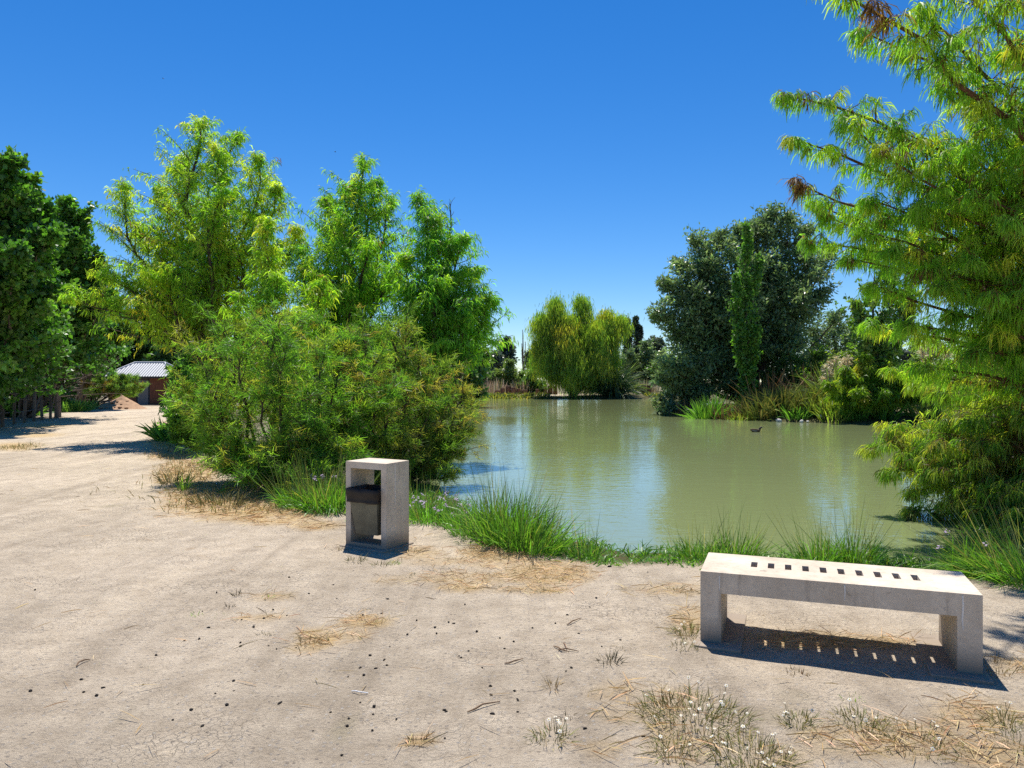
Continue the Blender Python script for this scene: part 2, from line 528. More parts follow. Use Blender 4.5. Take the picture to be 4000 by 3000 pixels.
def build_ground():
    ny, nx = 320, 310
    Y = np.concatenate([np.linspace(-6, 2.2, 12)[:-1], 2.2 * np.exp(np.linspace(0, math.log(420 / 2.2), ny))])
    u = np.linspace(-5.9, 5.9, nx)
    X = 2.4 * np.sinh(u) / 2.0
    xx, yy = np.meshgrid(X, Y)
    z = terrain(xx, yy)
    V = np.stack([xx, yy, z], -1).reshape(-1, 3)
    r, c = xx.shape
    idx = np.arange(r * c).reshape(r, c)
    Q = np.stack([idx[:-1, :-1], idx[:-1, 1:], idx[1:, 1:], idx[1:, :-1]], -1).reshape(-1, 4)
    o = quads("ground", V, Q, M['soil'], smooth=True)
    d = pond_dist(xx, yy)
    dry = straw_amount(xx, yy)
    edge = 1.35 + 0.6 * (fnoise(xx * 0.9, yy * 0.9, 11) - 0.5) * 2
    turf = sstep(edge + 0.25, edge - 0.25, d) * (d > -1)
    # ground beyond the path: rough grass; leaf mould below the shrubs
    left_edge = np.interp(yy, [0, 8, 11, 14, 20, 28, 40, 60], [-30, -30, -3.2, -5.6, -8.2, -12.2, -17, -30])
    litter = sstep(-0.3, 0.5, xx - left_edge - (fnoise(xx * .7, yy * .7, 3) - .5) * 1.2) * sstep(9.6, 10.6, yy + (xx + 2.5) * 0.25) * (xx < 3) * (yy < 72)
    fence_side = sstep(0, 1.2, -(xx - np.interp(yy, [0, 14, 20, 25, 31, 40], [-12, -12.6, -14.6, -16.4, -18.5, -24])) + (fnoise(xx * .8, yy * .8, 8) - .5) * 1.0) * (yy > 10)
    far = sstep(26, 30, yy) * (xx > 8) * (d > 0.6)
    turf = np.maximum(turf, 0.8 * far)
    turf = np.maximum(turf, 0.75 * sstep(76, 80, yy + (fnoise(xx * .3, yy * .3, 4) - .5) * 4) * (xx > -14))
    litter = np.maximum(litter, 0.8 * fence_side)
    cov = np.ones((r * c, 4), np.float32)
    cov[:, 0] = dry.ravel(); cov[:, 1] = turf.ravel(); cov[:, 2] = (litter * (1 - dry)).ravel() * 0.8
    at = o.data.attributes.new("cover", 'FLOAT_COLOR', 'POINT')
    at.data.foreach_set("color", cov.ravel())
    setprops(o, kind="structure")
    return o


build_ground()
w = quads("water", [(-12, 6, WATER_Z), (44, 6, WATER_Z), (44, 77, WATER_Z), (-12, 77, WATER_Z)], [(0, 1, 2, 3)], M['water'])
setprops(w, kind="structure")

# ------------------------------------------------------------------ plants: generators
def tints(rng, n, palette, owner=None, jitter=0.22, gain=1.0):
    """palette [(rgb, weight)], one choice per owner, jittered per leaf"""
    P = np.array([p[0] for p in palette], float); w = np.array([p[1] for p in palette], float); w /= w.sum()
    own = np.arange(n) if owner is None else owner
    k = own.max() + 1 if n else 1
    pick = rng.choice(len(P), size=k, p=w); pick2 = rng.choice(len(P), size=k, p=w)
    t = rng.random(k)[:, None] * 0.5
    base = P[pick] * (1 - t) + P[pick2] * t
    c = base[own] * (1 + rng.normal(size=(n, 1)) * jitter) * (1 + rng.normal(size=(n, 3)) * 0.06)
    return np.clip(c * gain, 0.004, 0.9)


def laterals(rng, P0, n_pts, dirs, L, sag):
    u = np.linspace(0, 1, n_pts)
    w = unit(rng.normal(size=(len(P0), 3)))
    return P0[:, None] + dirs[:, None] * (L[:, None] * u)[:, :, None] + UP * (-(sag * L)[:, None] * u ** 2)[:, :, None] + w[:, None] * (0.06 * L[:, None] * np.sin(u * np.pi * 1.3))[:, :, None]


def tree(name, label, cat, base, leaders, seed, o, group=None):
    """base point; leaders = list of (tip, reach scale); grows limbs, side branches, twigs and leaves"""
    rng = np.random.default_rng(seed)
    base = np.array(base, float)
    g = lambda k, d: o.get(k, d)
    root = empty(name, base, label, cat, group)
    tb, sub_P, sub_D, sub_L, sub_T = [], [], [], [], []
    kpts = 12
    trunk_P, trunk_R, lat_P, lat_R = [], [], [], []
    lean = g('lean', 0.75)
    for li, ld in enumerate(leaders):
        tip = np.array(ld[0], float) - base
        reach = ld[1] if len(ld) > 1 else 1.0
        t0 = ld[2] if len(ld) > 2 else g('t0', 0.2)
        ln, rs = ld[3] if len(ld) > 3 else (lean, g('rise', 1.0))
        s = np.linspace(0, 1, kpts)
        hz = s ** ln
        path = np.stack([tip[0] * hz, tip[1] * hz, tip[2] * s ** rs], -1)
        path[:, 2] += g('arch', 0.0) * np.linalg.norm(tip[:2]) * np.sin(np.pi * s) if li or not g('trunk_first', True) else 0
        wob = rng.normal(size=(kpts, 3)) * g('wob', 0.03) * np.linalg.norm(tip); wob[0] = 0; wob[-1] *= .3
        path[1:-1] += (wob[1:-1] + wob[:-2] + wob[2:]) / 3
        H = np.linalg.norm(tip)
        rr = g('r0', 0.12) * (1.0 if li == 0 else g('rsub', 0.55)) * (1 - s) ** 0.9 + g('rmin', 0.008)
        rr[0] *= 1.35
        trunk_P.append(path); trunk_R.append(rr)
        nl = max(4, int(H * (1 - t0) * g('lat_n', 9)))
        ss = t0 + (0.985 - t0) * (np.arange(nl) + rng.random(nl)) / nl
        ss = np.concatenate([ss, [.985, .998]]); nl += 2
        P0 = np.stack([np.interp(ss, s, path[:, i]) for i in range(3)], -1)
        q = (ss - t0) / (1 - t0)
        shape = g('shape', 'cone')
        if shape == 'cone': prof = (1 - q) ** g('taper', .6) * 0.92 + 0.14
        elif shape == 'dome': prof = 0.35 + 0.75 * np.sin(np.clip(q * 0.75 + 0.2, 0, 1) * np.pi)
        elif shape == 'column': prof = np.clip(1.1 * np.sin(np.clip(q * 0.8 + 0.17, 0, 1) * np.pi), 0.18, 1)
        else: prof = np.full(nl, 0.8)
        prof[-2:] = .12
        L = g('lat_len', 1.2) * reach * prof * rng.uniform(0.55, 1.15, nl)
        az = np.arange(nl) * 2.39996 + rng.normal(size=nl) * 0.5 + li
        el = np.radians(rng.normal(g('elev', 25), 12, nl)) + g('elev_top', 0.4) * q
        D = np.stack([np.cos(az) * np.cos(el), np.sin(az) * np.cos(el), np.sin(el)], -1)
        lead_t = unit(np.gradient(path, axis=0)); LT = np.stack([np.interp(ss, s, lead_t[:, i]) for i in range(3)], -1)
        D = unit(D + LT * (g('follow', 0.25) + .9 * (ss > .96))[:, None])
        sag = np.full(nl, g('sag', 0.35)) * rng.uniform(.6, 1.3, nl)
        PP = laterals(rng, P0, 6, D, L, sag)
        if g('gaps', 0.0) > 0:
            W = PP[:, 3] + base
            kl = fnoise(W[:, 0] * g('gap_f', .9) + W[:, 1] * .35, W[:, 2] * g('gap_f', .9) + W[:, 1] * .35, seed, 2) > g('gaps', 0.0)
            kl |= q > g('keep_top', .93)
            PP, L, P0, D, q = PP[kl], L[kl], P0[kl], D[kl], q[kl]; nl = len(L)
            if nl == 0: continue
        u6 = np.linspace(0, 1, 6)
        lat_P.append(PP); lat_R.append((g('lat_r', 0.018) * (L / max(L.max(), .01))[:, None] ** .7 * (1 - u6 * 0.85) + 0.002))
        # twigs along each side branch
        m = g('sub_n', 9)
        us = np.clip((np.arange(m)[None, :] + rng.random((nl, m))) / m, 0.06, 1.0)
        fi = us * 5; i0 = np.minimum(fi.astype(int), 4); fr = (fi - i0)[..., None]
        ar = np.arange(nl)[:, None]
        SP = PP[ar, i0] * (1 - fr) + PP[ar, i0 + 1] * fr
        T = unit(PP[ar, i0 + 1] - PP[ar, i0])
        side = unit(np.cross(T, UP)); sg = np.where((np.arange(m)[None, :] + rng.integers(0, 2, (nl, 1))) % 2 == 0, 1, -1)[..., None]
        SD = unit(T * rng.uniform(0.4, 1.1, (nl, m, 1)) + side * sg * rng.uniform(.3, 1.1, (nl, m, 1)) + rng.normal(size=(nl, m, 3)) * g('sub_rand', 0.3) + UP * g('sub_up', 0.0))
        SL = g('sub_len', 0.4) * (1.1 - 0.5 * us) * rng.uniform(.5, 1.25, (nl, m)) * np.minimum(1, (0.35 + 0.65 * (L / g('lat_len', 1.2)))[:, None])
        sub_P.append(SP.reshape(-1, 3)); sub_D.append(SD.reshape(-1, 3)); sub_L.append(SL.ravel())
        tn = rng.random(nl)
        sub_T.append(np.repeat((np.arange(nl) + 1000 * li), m))
    SP = np.concatenate(sub_P); SD = np.concatenate(sub_D); SL = np.concatenate(sub_L); ST = np.concatenate(sub_T)
    keep = np.ones(len(SP), bool)
    if g('gaps', 0.0) > 0:      # thin places in the crown
        W = SP + base
        gn = fnoise(W[:, 0] * g('gap_f', .9) + W[:, 1] * .35, W[:, 2] * g('gap_f', .9) + W[:, 1] * .35, seed, 2)
        keep = gn > g('gaps', 0.0) - g('sub_keep', .08)
    if 'floor' in o:
        keep &= (SP + base)[:, 2] > o['floor']
    SP, SD, SL, ST = SP[keep], SD[keep], SL[keep], ST[keep]
    tV = [tube_batch(np.array(trunk_P), np.array(trunk_R), 8)]
    tr = quads("trunk", *tV[0], g('bark', M['bark']), root, smooth=True)
    bV = [tube_batch(np.concatenate(lat_P), np.concatenate(lat_R), 3)]
    if g('sub_r', 0.0) > 0:
        e = SP + SD * SL[:, None]
        bV.append(tube_batch(np.stack([SP, e + UP * (-g('sub_sag', .15) * SL)[:, None]], 1), np.stack([SL * 0 + g('sub_r', .004), SL * 0 + g('sub_r', .004) * .4], 1), 3))
    br = quads("branches", *cat_vq(bV), g('bark', M['bark']), root, smooth=True)
    br["kind"] = "stuff"
    # leaves
    k = g('leaf_n', 18)
    n = len(SP)
    v = rng.random((n, k)) ** 0.85
    p = SP[:, None] + SD[:, None] * (SL[:, None] * v)[..., None] + UP * (-(g('sub_sag', .15) * SL)[:, None] * v ** 2)[..., None]
    rd = unit(rng.normal(size=(n, k, 3)))
    d = unit(SD[:, None] * g('l_along', 0.6) + rd * g('l_rand', 0.8) + UP * (-g('l_down', 0.3)))
    p = p.reshape(-1, 3); d = d.reshape(-1, 3); N = len(p)
    Ls = g('leaf_L', .12) * rng.uniform(.6, 1.3, N); ws = g('leaf_w', .015) * rng.uniform(.7, 1.3, N)
    p = p + rng.normal(size=p.shape) * g('spread', 0.02)
    if g('leaf', 'ribbon') == 'ribbon':
        V, Q, own = ribbons(rng, p, d, Ls, ws, g('droop', 0.8), g('segs', 2))
    else:
        V, Q, own = diamonds(rng, p, d, Ls, ws, g('flat', 0.5))
    _, inv = np.unique(ST, return_inverse=True)
    twig = np.repeat(np.arange(n), k)
    c = tints(rng, N, o['pal'], np.repeat(inv, k), gain=g('gain', 2.3))
    if 'patch' in o:            # shoots of another colour
        pc, pr = o['patch']
        W = SP + base
        hit = (rng.random(n) < pr * 0.35) | (fnoise(W[:, 0] * 1.7 + 5, W[:, 2] * 1.7 + W[:, 1], seed + 7, 2) > 1 - pr)
        hh = hit[twig]
        cc = np.array(pc)[rng.integers(0, len(pc), N)] * (1 + rng.normal(size=(N, 1)) * .2)
        c = np.where(hh[:, None], np.clip(cc, .005, .9), c)
    cr = quads("crown", V, Q, g('mat', M['leaf']), root, col=c[own])
    cr["kind"] = "stuff"
    return root


def clump(name, label, cat, base, seed, n, L, w, spread, lean, pal, mat='grass', droop=.5, segs=3, group=None, lean_dir=None, part='blades', root=None, var=.35):
    """a tuft of blades from one foot"""
    rng = np.random.default_rng(seed)
    base = np.array(base, float)
    if root is None: root = empty(name, base, label, cat, group)
    a = rng.random(n) * 2 * np.pi; r = np.sqrt(rng.random(n)) * spread
    p = np.stack([np.cos(a) * r, np.sin(a) * r, np.zeros(n) - 0.02], -1)
    gx = terrain(p[:, 0] + base[0], p[:, 1] + base[1]); p[:, 2] = np.clip(gx - base[2], -.25, .25) - 0.02
    tilt = np.abs(rng.normal(size=n)) * lean * (0.4 + r / max(spread, 1e-3))
    d = unit(np.stack([np.cos(a) * tilt, np.sin(a) * tilt, np.ones(n)], -1) + rng.normal(size=(n, 3)) * .12)
    if lean_dir is not None: d = unit(d + np.array(lean_dir))
    V, Q, own = ribbons(rng, p, d, L * rng.uniform(1 - var, 1 + var, n), w * rng.uniform(.7, 1.3, n), droop * rng.uniform(.3, 1.5, n), segs, 0.12)
    c = tints(rng, n, pal, gain=1.65 if mat == 'grass' else 1.0)
    o = quads(part, V, Q, M[mat], root, col=c[own]); o["kind"] = "stuff"
    return root


def flower_heads(root, seed, pts, size, col, centre=None, name="flower"):
    """small rosettes on the plant, each four petals round a centre"""
    rng = np.random.default_rng(seed)
    n = len(pts)
    Vs, Qs, Cs, k = [], [], [], 0
    for p in pts:
        up = unit(np.array([0, -.25, 1.0]) + rng.normal(size=3) * .35)
        s1 = unit(np.cross(up, [0.3, 1, .2])); s2 = np.cross(up, s1)
        sz = size * rng.uniform(.7, 1.25)
        for q in range(5):
            a = q * 1.2566 + rng.random() * .2; a2 = a + .62; a0 = a - .62
            rad = lambda t, l: p + (s1 * math.cos(t) + s2 * math.sin(t)) * l
            Vs += [p, rad(a0, sz * .6), rad(a, sz) - up * sz * .1, rad(a2, sz * .6)]
            Qs.append([k, k + 1, k + 2, k + 3]); Cs.append(np.array(col) * rng.uniform(.85, 1.1)); k += 4
        if centre is not None:
            c = p + up * sz * .12
            Vs += [c + s1 * sz * .33, c + s2 * sz * .33, c - s1 * sz * .33, c - s2 * sz * .33]
            Qs.append([k, k + 1, k + 2, k + 3]); Cs.append(centre); k += 4
    o = quads(name, np.array(Vs), np.array(Qs), M['straw'], root, col=np.clip(np.array(Cs), 0, .9)); o["kind"] = "stuff"
    return o


def loft(name, rings, mat, parent=None, sides=14, closed=True, loc=None):
    """rings: (centre, axis1 vector, axis2 vector)"""
    a = np.arange(sides) / sides * 2 * np.pi
    V = np.concatenate([np.array(c) + np.cos(a)[:, None] * np.array(u) + np.sin(a)[:, None] * np.array(v) for c, u, v in rings])
    k = len(rings); F = []
    for i in range(k - 1):
        for j in range(sides):
            F.append((i * sides + j, i * sides + (j + 1) % sides, (i + 1) * sides + (j + 1) % sides, (i + 1) * sides + j))
    if closed: F += [tuple(range(sides))[::-1], tuple((k - 1) * sides + j for j in range(sides))]
    return poly(name, V, F, mat, parent, smooth=True, loc=loc)

# ------------------------------------------------------------------ trees on the left bank
CYP = [((.085, .17, .02), 5), ((.06, .13, .02), 3), ((.13, .20, .022), 3), ((.20, .23, .03), 1.2)]
CYP_Y = [((.115, .185, .02), 5), ((.19, .225, .028), 3), ((.075, .15, .02), 3), ((.27, .245, .04), .8)]
BROWN = [(.17, .085, .05), (.22, .12, .065), (.13, .075, .05)]
cyp = dict(lat_len=2.3, lat_n=9.5, sub_n=13, sub_len=.40, leaf_n=7, leaf_L=.165, leaf_w=.022, droop=.9, l_down=.55, l_along=.5, l_rand=.6, sag=.2, elev=28, elev_top=.45, follow=.1,
           pal=CYP, sub_keep=.16, keep_top=.45, lat_r=.02, r0=.15, t0=.2, gaps=.31, gap_f=.9, spread=.035, bark=M['bark'], lean=1.0, rise=.85, shape='cone')


def mk(base, **k):
    d = dict(base); d.update(k); return d


def gbase(px, d):
    x = (px - CX) * d / FPX
    return np.array([x, d, tz((x, d)) - 0.05])


tree("cypress_tree", "tall yellow-green cypress with drooping feathery foliage, tallest tree of the left bank", "tree", gbase(440, 20),
     [(A(435, 272, 20), 1.15, .22), (A(512, 298, 20.4), .85, .35), (A(556, 345, 19.6), .6, .5), (A(268, 408, 19.6), .95, .3), (A(345, 415, 21), .9, .3), (A(596, 412, 19), .55, .55),
      (A(640, 500, 19), .55, .5), (A(232, 600, 19.4), .9, .4, (1.8, .5)), (A(480, 420, 18.4), .9, .3), (A(150, 645, 18.6), .8, .5, (2.2, .42)), (A(330, 600, 18), 1.0, .4, (1.6, .55)), (A(395, 350, 20.6), .7, .35), (A(470, 330, 19.4), .7, .4), (A(300, 500, 20.4), .9, .35), (A(540, 480, 20.4), .9, .35)],
     11, mk(cyp, patch=(BROWN, .04), pal=CYP_Y, floor=2.1, lat_n=11))
tree("cypress_tree", "green cypress with a forked dark trunk standing between two others behind the willow scrub", "tree", gbase(715, 19),
     [(A(786, 356, 19), 1.05, .3), (A(702, 435, 19.2), .7, .35), (A(842, 440, 19.6), .8, .35), (A(655, 545, 18.6), .6, .4), (A(742, 480, 18), .9, .35), (A(800, 540, 17.6), 1.0, .3), (A(815, 400, 19.4), .7, .4), (A(755, 410, 18.8), .7, .4), (A(680, 610, 18), .9, .4), (A(850, 590, 18), .9, .4), (A(760, 640, 17.4), .9, .35)],
     12, mk(cyp, patch=(BROWN, .02), floor=1.0))
tree("cypress_tree", "bright green cypress leaning over the pond, rightmost of the three on the left bank", "tree", gbase(925, 17.5),
     [(A(906, 436, 17.5), .85, .35), (A(972, 440, 17.8), .85, .35), (A(1000, 520, 17.2), .75, .4), (A(1052, 650, 17.2), .75, .5), (A(876, 560, 16.8), .8, .35), (A(1010, 690, 16.6), .8, .4), (A(950, 620, 16.4), .9, .3), (A(940, 480, 17.2), .8, .4), (A(985, 600, 17), .8, .4), (A(1062, 655, 17.4), .6, .5), (A(1030, 590, 17.4), .7, .45), (A(880, 640, 16.6), .9, .35)],
     13, mk(cyp, lat_len=1.8, floor=.6, gaps=.3, pal=[((.085, .175, .022), 5), ((.055, .125, .022), 3), ((.15, .21, .025), 2)]))
tree("cypress_sapling", "young yellowish cypress with bare reddish upper stems behind the willow scrub", "tree", gbase(610, 15.5),
     [(A(575, 480, 15.5), .6, .35), (A(600, 610, 15), 1.0, .25), (A(520, 650, 15), 1.0, .25), (A(690, 620, 15.2), .9, .25), (A(650, 680, 14.6), 1.0, .2)],
     14, mk(cyp, lat_len=1.3, r0=.06, pal=CYP_Y, patch=(BROWN, .12), bark=M['bark_red'], floor=.8))

# willow scrub in front of them
SCR = [((.065, .135, .02), 5), ((.045, .10, .02), 4), ((.11, .17, .03), 3), ((.19, .185, .04), 1.5)]
scr = dict(gain=2.2, lat_len=.8, lat_n=13, sub_n=8, sub_len=.32, leaf_n=12, leaf_L=.11, leaf_w=.018, droop=.35, l_down=.15, l_along=.7, l_rand=.75, sag=.25, elev=30, elev_top=.2, shape='flat',
           pal=SCR, sub_r=.0022, lat_r=.008, r0=.028, rsub=1.0, t0=.22, gaps=.34, gap_f=1.3, spread=.02, lean=.6, segs=1, follow=.6, wob=.04)
tree("willow_shrub", "large dense green willow shrub with slender leaves beside the dirt path", "shrub", gbase(600, 11.8),
     [(A(px, py, d), 1.0) for px, py, d in [(480, 715, 12), (560, 700, 12.4), (640, 700, 12.6), (700, 715, 12), (420, 760, 12), (520, 770, 11), (620, 750, 10.8), (700, 770, 11), (760, 740, 12),
                                             (405, 850, 11.8), (455, 850, 11), (560, 860, 10.5), (660, 850, 10.5), (740, 830, 11), (430, 920, 11.4), (465, 975, 11), (510, 960, 10.6), (600, 960, 10.3), (690, 930, 10.5), (780, 880, 11.2), (820, 770, 12), (840, 850, 11.6), (730, 970, 10.6), (500, 1015, 10.4), (540, 1030, 10.1), (620, 1030, 10.1), (690, 1015, 10.2), (450, 900, 11), (750, 1000, 10.6), (600, 720, 11)]],
     21, mk(scr, patch=([(.20, .16, .05), (.15, .14, .04)], .18)))
tree("willow_shrub", "golden-tipped willow shrub arching low over the water right of the green one", "shrub", gbase(840, 12.6),
     [(A(px - 22, py, d), .9) for px, py, d in [(800, 720, 13), (870, 735, 13), (930, 770, 13.4), (980, 800, 13.6), (1025, 850, 13.6), (1015, 905, 13.2), (990, 960, 13), (960, 1005, 12.8), (900, 960, 12), (850, 880, 11.8),
                                             (900, 840, 12.2), (800, 830, 11.6), (950, 880, 12.6), (760, 900, 11.4), (810, 960, 11.6), (880, 1010, 12), (940, 830, 13), (1010, 985, 12.9), (990, 1030, 12.6), (900, 700, 13.4), (1035, 880, 13.8), (1030, 935, 13.4), (840, 1010, 11.4)]],
     22, mk(scr, pal=[((.07, .125, .024), 6), ((.12, .135, .035), 4), ((.17, .14, .045), 2), ((.05, .09, .02), 3)], patch=([(.32, .23, .09), (.24, .18, .07)], .2), floor=-.22))
tree("round_leaved_bush", "small dark bush spilling onto the path at the far left of the scrub", "shrub", gbase(425, 17),
     [(A(px, py, d), 1.0) for px, py, d in [(395, 800, 17), (410, 770, 17.4), (380, 850, 16.8), (390, 840, 16.4), (380, 905, 15.8), (395, 880, 15.6), (405, 860, 15.6), (410, 810, 16.5), (375, 880, 16.4), (430, 780, 17)]],
     23, mk(scr, leaf='diamond', leaf_L=.09, leaf_w=.05, lat_len=.5, pal=[((.045, .10, .025), 3), ((.07, .14, .03), 2)]))

# dark broadleaf row on the far left
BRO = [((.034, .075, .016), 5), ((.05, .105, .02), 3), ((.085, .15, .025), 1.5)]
bro = dict(lat_len=3.3, lat_n=7, sub_n=13, sub_len=.55, leaf_n=12, leaf='diamond', leaf_L=.185, leaf_w=.14, flat=.5, l_down=.25, l_rand=.9, l_along=.5, sag=.15, elev=20, elev_top=.9, shape='cone',
           pal=BRO, mat=M['leaf_gloss'], r0=.16, t0=.08, spread=.06, lat_r=.03, gaps=.16, follow=.0, taper=.62, gain=2.3, bark=M['bark_grey'])
tree("sweetgum_tree", "dense dark green broadleaf tree at the left edge of the photo", "tree", gbase(-70, 25),
     [(A(15, 360, 23), 1.0, .1), (A(70, 440, 23.4), .8, .2), (A(48, 400, 24), .9, .15), (A(100, 470, 24), .8, .2), (A(-80, 380, 22.5), 1.0, .12), (A(105, 520, 22.6), .75, .2), (A(40, 560, 21.6), .9, .15), (A(-60, 620, 21), .9, .15)], 31, mk(bro, floor=.95))
tree("sweetgum_tree", "dark green broadleaf tree with a pointed top behind the wooden fence", "tree", gbase(50, 31.5),
     [(A(143, 445, 29), 1.0, .1), (A(120, 470, 30), .9, .1), (A(165, 530, 28), .9, .1), (A(178, 490, 29.4), .75, .15), (A(212, 575, 29), .8, .15), (A(110, 520, 28.5), .9, .12), (A(232, 650, 28.6), .9, .15), (A(80, 600, 28), 1.0, .1)], 32, mk(bro, floor=2.0))
tree("sweetgum_tree", "dark broadleaf tree low behind the fence gate", "tree", gbase(165, 46),
     [(A(240, 640, 39), .9, .1), (A(275, 700, 40), .9, .1), (A(200, 690, 38.5), .9, .1)], 33, mk(bro, floor=3.2, lat_len=2.4, leaf_L=.22, leaf_w=.17))
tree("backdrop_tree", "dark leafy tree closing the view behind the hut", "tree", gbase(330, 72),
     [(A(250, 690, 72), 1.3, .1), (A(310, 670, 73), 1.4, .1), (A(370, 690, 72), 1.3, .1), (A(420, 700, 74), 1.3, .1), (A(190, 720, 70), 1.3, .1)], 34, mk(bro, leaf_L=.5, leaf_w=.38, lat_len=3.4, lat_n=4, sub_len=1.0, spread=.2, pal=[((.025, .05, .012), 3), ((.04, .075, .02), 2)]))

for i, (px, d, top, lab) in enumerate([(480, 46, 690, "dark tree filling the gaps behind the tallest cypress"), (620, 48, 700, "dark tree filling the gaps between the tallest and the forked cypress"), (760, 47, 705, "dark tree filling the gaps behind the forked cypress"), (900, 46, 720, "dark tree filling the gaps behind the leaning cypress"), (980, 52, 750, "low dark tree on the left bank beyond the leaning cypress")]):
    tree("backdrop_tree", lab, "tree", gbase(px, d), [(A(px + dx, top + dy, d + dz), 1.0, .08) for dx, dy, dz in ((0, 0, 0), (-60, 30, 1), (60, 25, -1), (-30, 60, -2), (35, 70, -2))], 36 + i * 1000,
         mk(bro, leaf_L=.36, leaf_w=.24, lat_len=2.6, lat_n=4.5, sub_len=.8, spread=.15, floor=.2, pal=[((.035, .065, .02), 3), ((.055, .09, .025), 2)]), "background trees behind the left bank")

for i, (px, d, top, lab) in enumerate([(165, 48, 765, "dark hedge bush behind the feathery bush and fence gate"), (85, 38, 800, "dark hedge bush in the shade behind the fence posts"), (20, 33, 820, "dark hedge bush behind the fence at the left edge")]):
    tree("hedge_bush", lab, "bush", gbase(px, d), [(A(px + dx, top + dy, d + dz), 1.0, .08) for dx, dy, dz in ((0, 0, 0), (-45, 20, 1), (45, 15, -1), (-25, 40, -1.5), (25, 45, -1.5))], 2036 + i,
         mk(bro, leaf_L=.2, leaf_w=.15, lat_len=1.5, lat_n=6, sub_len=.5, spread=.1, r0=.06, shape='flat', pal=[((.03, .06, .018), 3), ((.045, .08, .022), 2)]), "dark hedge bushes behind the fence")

# umbrella-shaped feathery bush beside the mound
tree("tamarisk_bush", "flat-topped feathery bush with rusty tips on two dark stems by the sand mound", "shrub", gbase(200, 43),
     [(A(px, py, d), 1.0) for px, py, d in [(190, 836, 43), (215, 822, 43), (240, 815, 43), (265, 814, 42.6), (290, 820, 42.6), (310, 835, 42.5), (235, 835, 42), (275, 838, 42), (205, 845, 42.3), (300, 845, 43), (250, 825, 44)]],
     35, dict(lat_len=.75, lat_n=11, sub_n=9, sub_len=.34, leaf_n=14, leaf_L=.16, leaf_w=.035, droop=.5, l_down=0.0, l_rand=.7, l_along=.6, sag=.2, elev=25, shape='flat', t0=.55, r0=.06, rsub=.6,
              pal=[((.10, .15, .05), 4), ((.07, .12, .04), 3)], patch=([(.24, .15, .06), (.20, .13, .05)], .35), bark=M['bark'], lean=.9, rise=.7, segs=1))
for i, (px, d, n, lab) in enumerate([(152, 37, 260, "leafy green weeds just right of the fence gate"), (168, 39, 220, "leafy green weeds in the shade between the fence gate and the feathery bush"), (45, 33, 220, "low green weeds glimpsed between the fence posts"), (372, 19.5, 160, "low green weeds at the path edge below the scrub")]):
    clump("weed_clump", lab, "weeds", gbase(px, d), 40 + i, n, .55, .06, .8 if i < 3 else .4, .6, [((.07, .15, .03), 3), ((.10, .19, .04), 2)], droop=.5, group="leafy weeds along the path")

# ------------------------------------------------------------------ far shore
wil = dict(lat_len=3.1, lat_n=4.8, sub_n=12, sub_len=.9, leaf_n=34, leaf_L=.42, leaf_w=.09, droop=1.6, l_down=1.5, l_along=.35, l_rand=.35, sag=.75, elev=42, elev_top=.2, shape='dome', follow=.4,
           pal=[((.10, .155, .03), 5), ((.17, .195, .035), 3), ((.07, .115, .025), 3), ((.25, .215, .04), 1)], r0=.35, rsub=.5, rmin=.03, t0=.35, gaps=.26, gap_f=.32, spread=.35, lat_r=.05, sub_sag=2.2, segs=1, bark=M['bark'], lean=.8, floor=.5)
tree("weeping_willow", "round weeping willow standing on the far shore at the middle of the pond", "tree", gbase(1238, 75.5),
     [(A(1200, 655, 75), .95, .4), (A(1255, 650, 76), 1.0, .4), (A(1172, 690, 75), .9, .4), (A(1310, 680, 75), .85, .4), (A(1338, 690, 76), .6, .45), (A(1230, 730, 73.5), 1.0, .4), (A(1290, 760, 73.5), 1.0, .4), (A(1185, 765, 74), .8, .4), (A(1225, 690, 74), 1.0, .4), (A(1285, 705, 74), 1.0, .4), (A(1320, 770, 74.5), .8, .4), (A(1165, 740, 75), .7, .4), (A(1250, 780, 73), 1.0, .4)], 51, wil)
clump("pampas_clump", "big dark arching pampas grass clump beside the weeping willow's trunk", "grass", gbase(1322, 75.2), 52, 900, 3.4, .085, .9, .75, [((.045, .075, .03), 4), ((.09, .12, .06), 2), ((.16, .19, .11), 1)], droop=1.0, segs=4)
rngs = np.random.default_rng(53)
for i, (px, top, d, w_, lab, pal) in enumerate([
        (1040, 790, 84, 3.2, "dark green bush on the far shore left of the willow", [((.035, .06, .02), 1), ((.05, .08, .025), 1)]),
        (1102, 785, 82, 3.2, "rounded olive bush on the far shore between the dark bush and the willow", [((.085, .115, .03), 2), ((.06, .09, .025), 1)]),
        (1150, 805, 80, 2.0, "low green bush tucked against the willow's left side", [((.07, .12, .03), 1), ((.05, .09, .025), 1)]),
        (1395, 745, 92, 5.0, "grey-green bushy thicket right of the willow", [((.06, .09, .04), 2), ((.085, .12, .05), 1)]),
        (1450, 770, 88, 4.5, "green thicket on the far shore in front of the island trees", [((.065, .11, .03), 2), ((.09, .13, .04), 1)]),
        (1000, 800, 88, 4.0, "shaded bush on the far shore behind the leaning cypress", [((.05, .08, .03), 1)])]):
    b = gbase(px, d)
    tips = [(A(px + w_ * FPX / d * math.cos(t) * .55, top + 22 * abs(math.cos(t)) + rngs.uniform(0, 14), d + 1.2 * math.sin(t)), 1) for t in np.linspace(0, 2 * np.pi, 9)[:-1]] + [(A(px, top + 4, d), 1)]
    tree("shore_bush", lab, "bush", b, tips, 54 + i, dict(lat_len=.34 * w_, lat_n=5, sub_n=7, sub_len=.5, leaf_n=9, leaf='diamond', leaf_L=.32, leaf_w=.17, shape='flat', t0=.2, r0=.08, pal=pal, mat=M['leaf_grey'], spread=.12, sag=.15, elev=25), "bushes along the far shore")
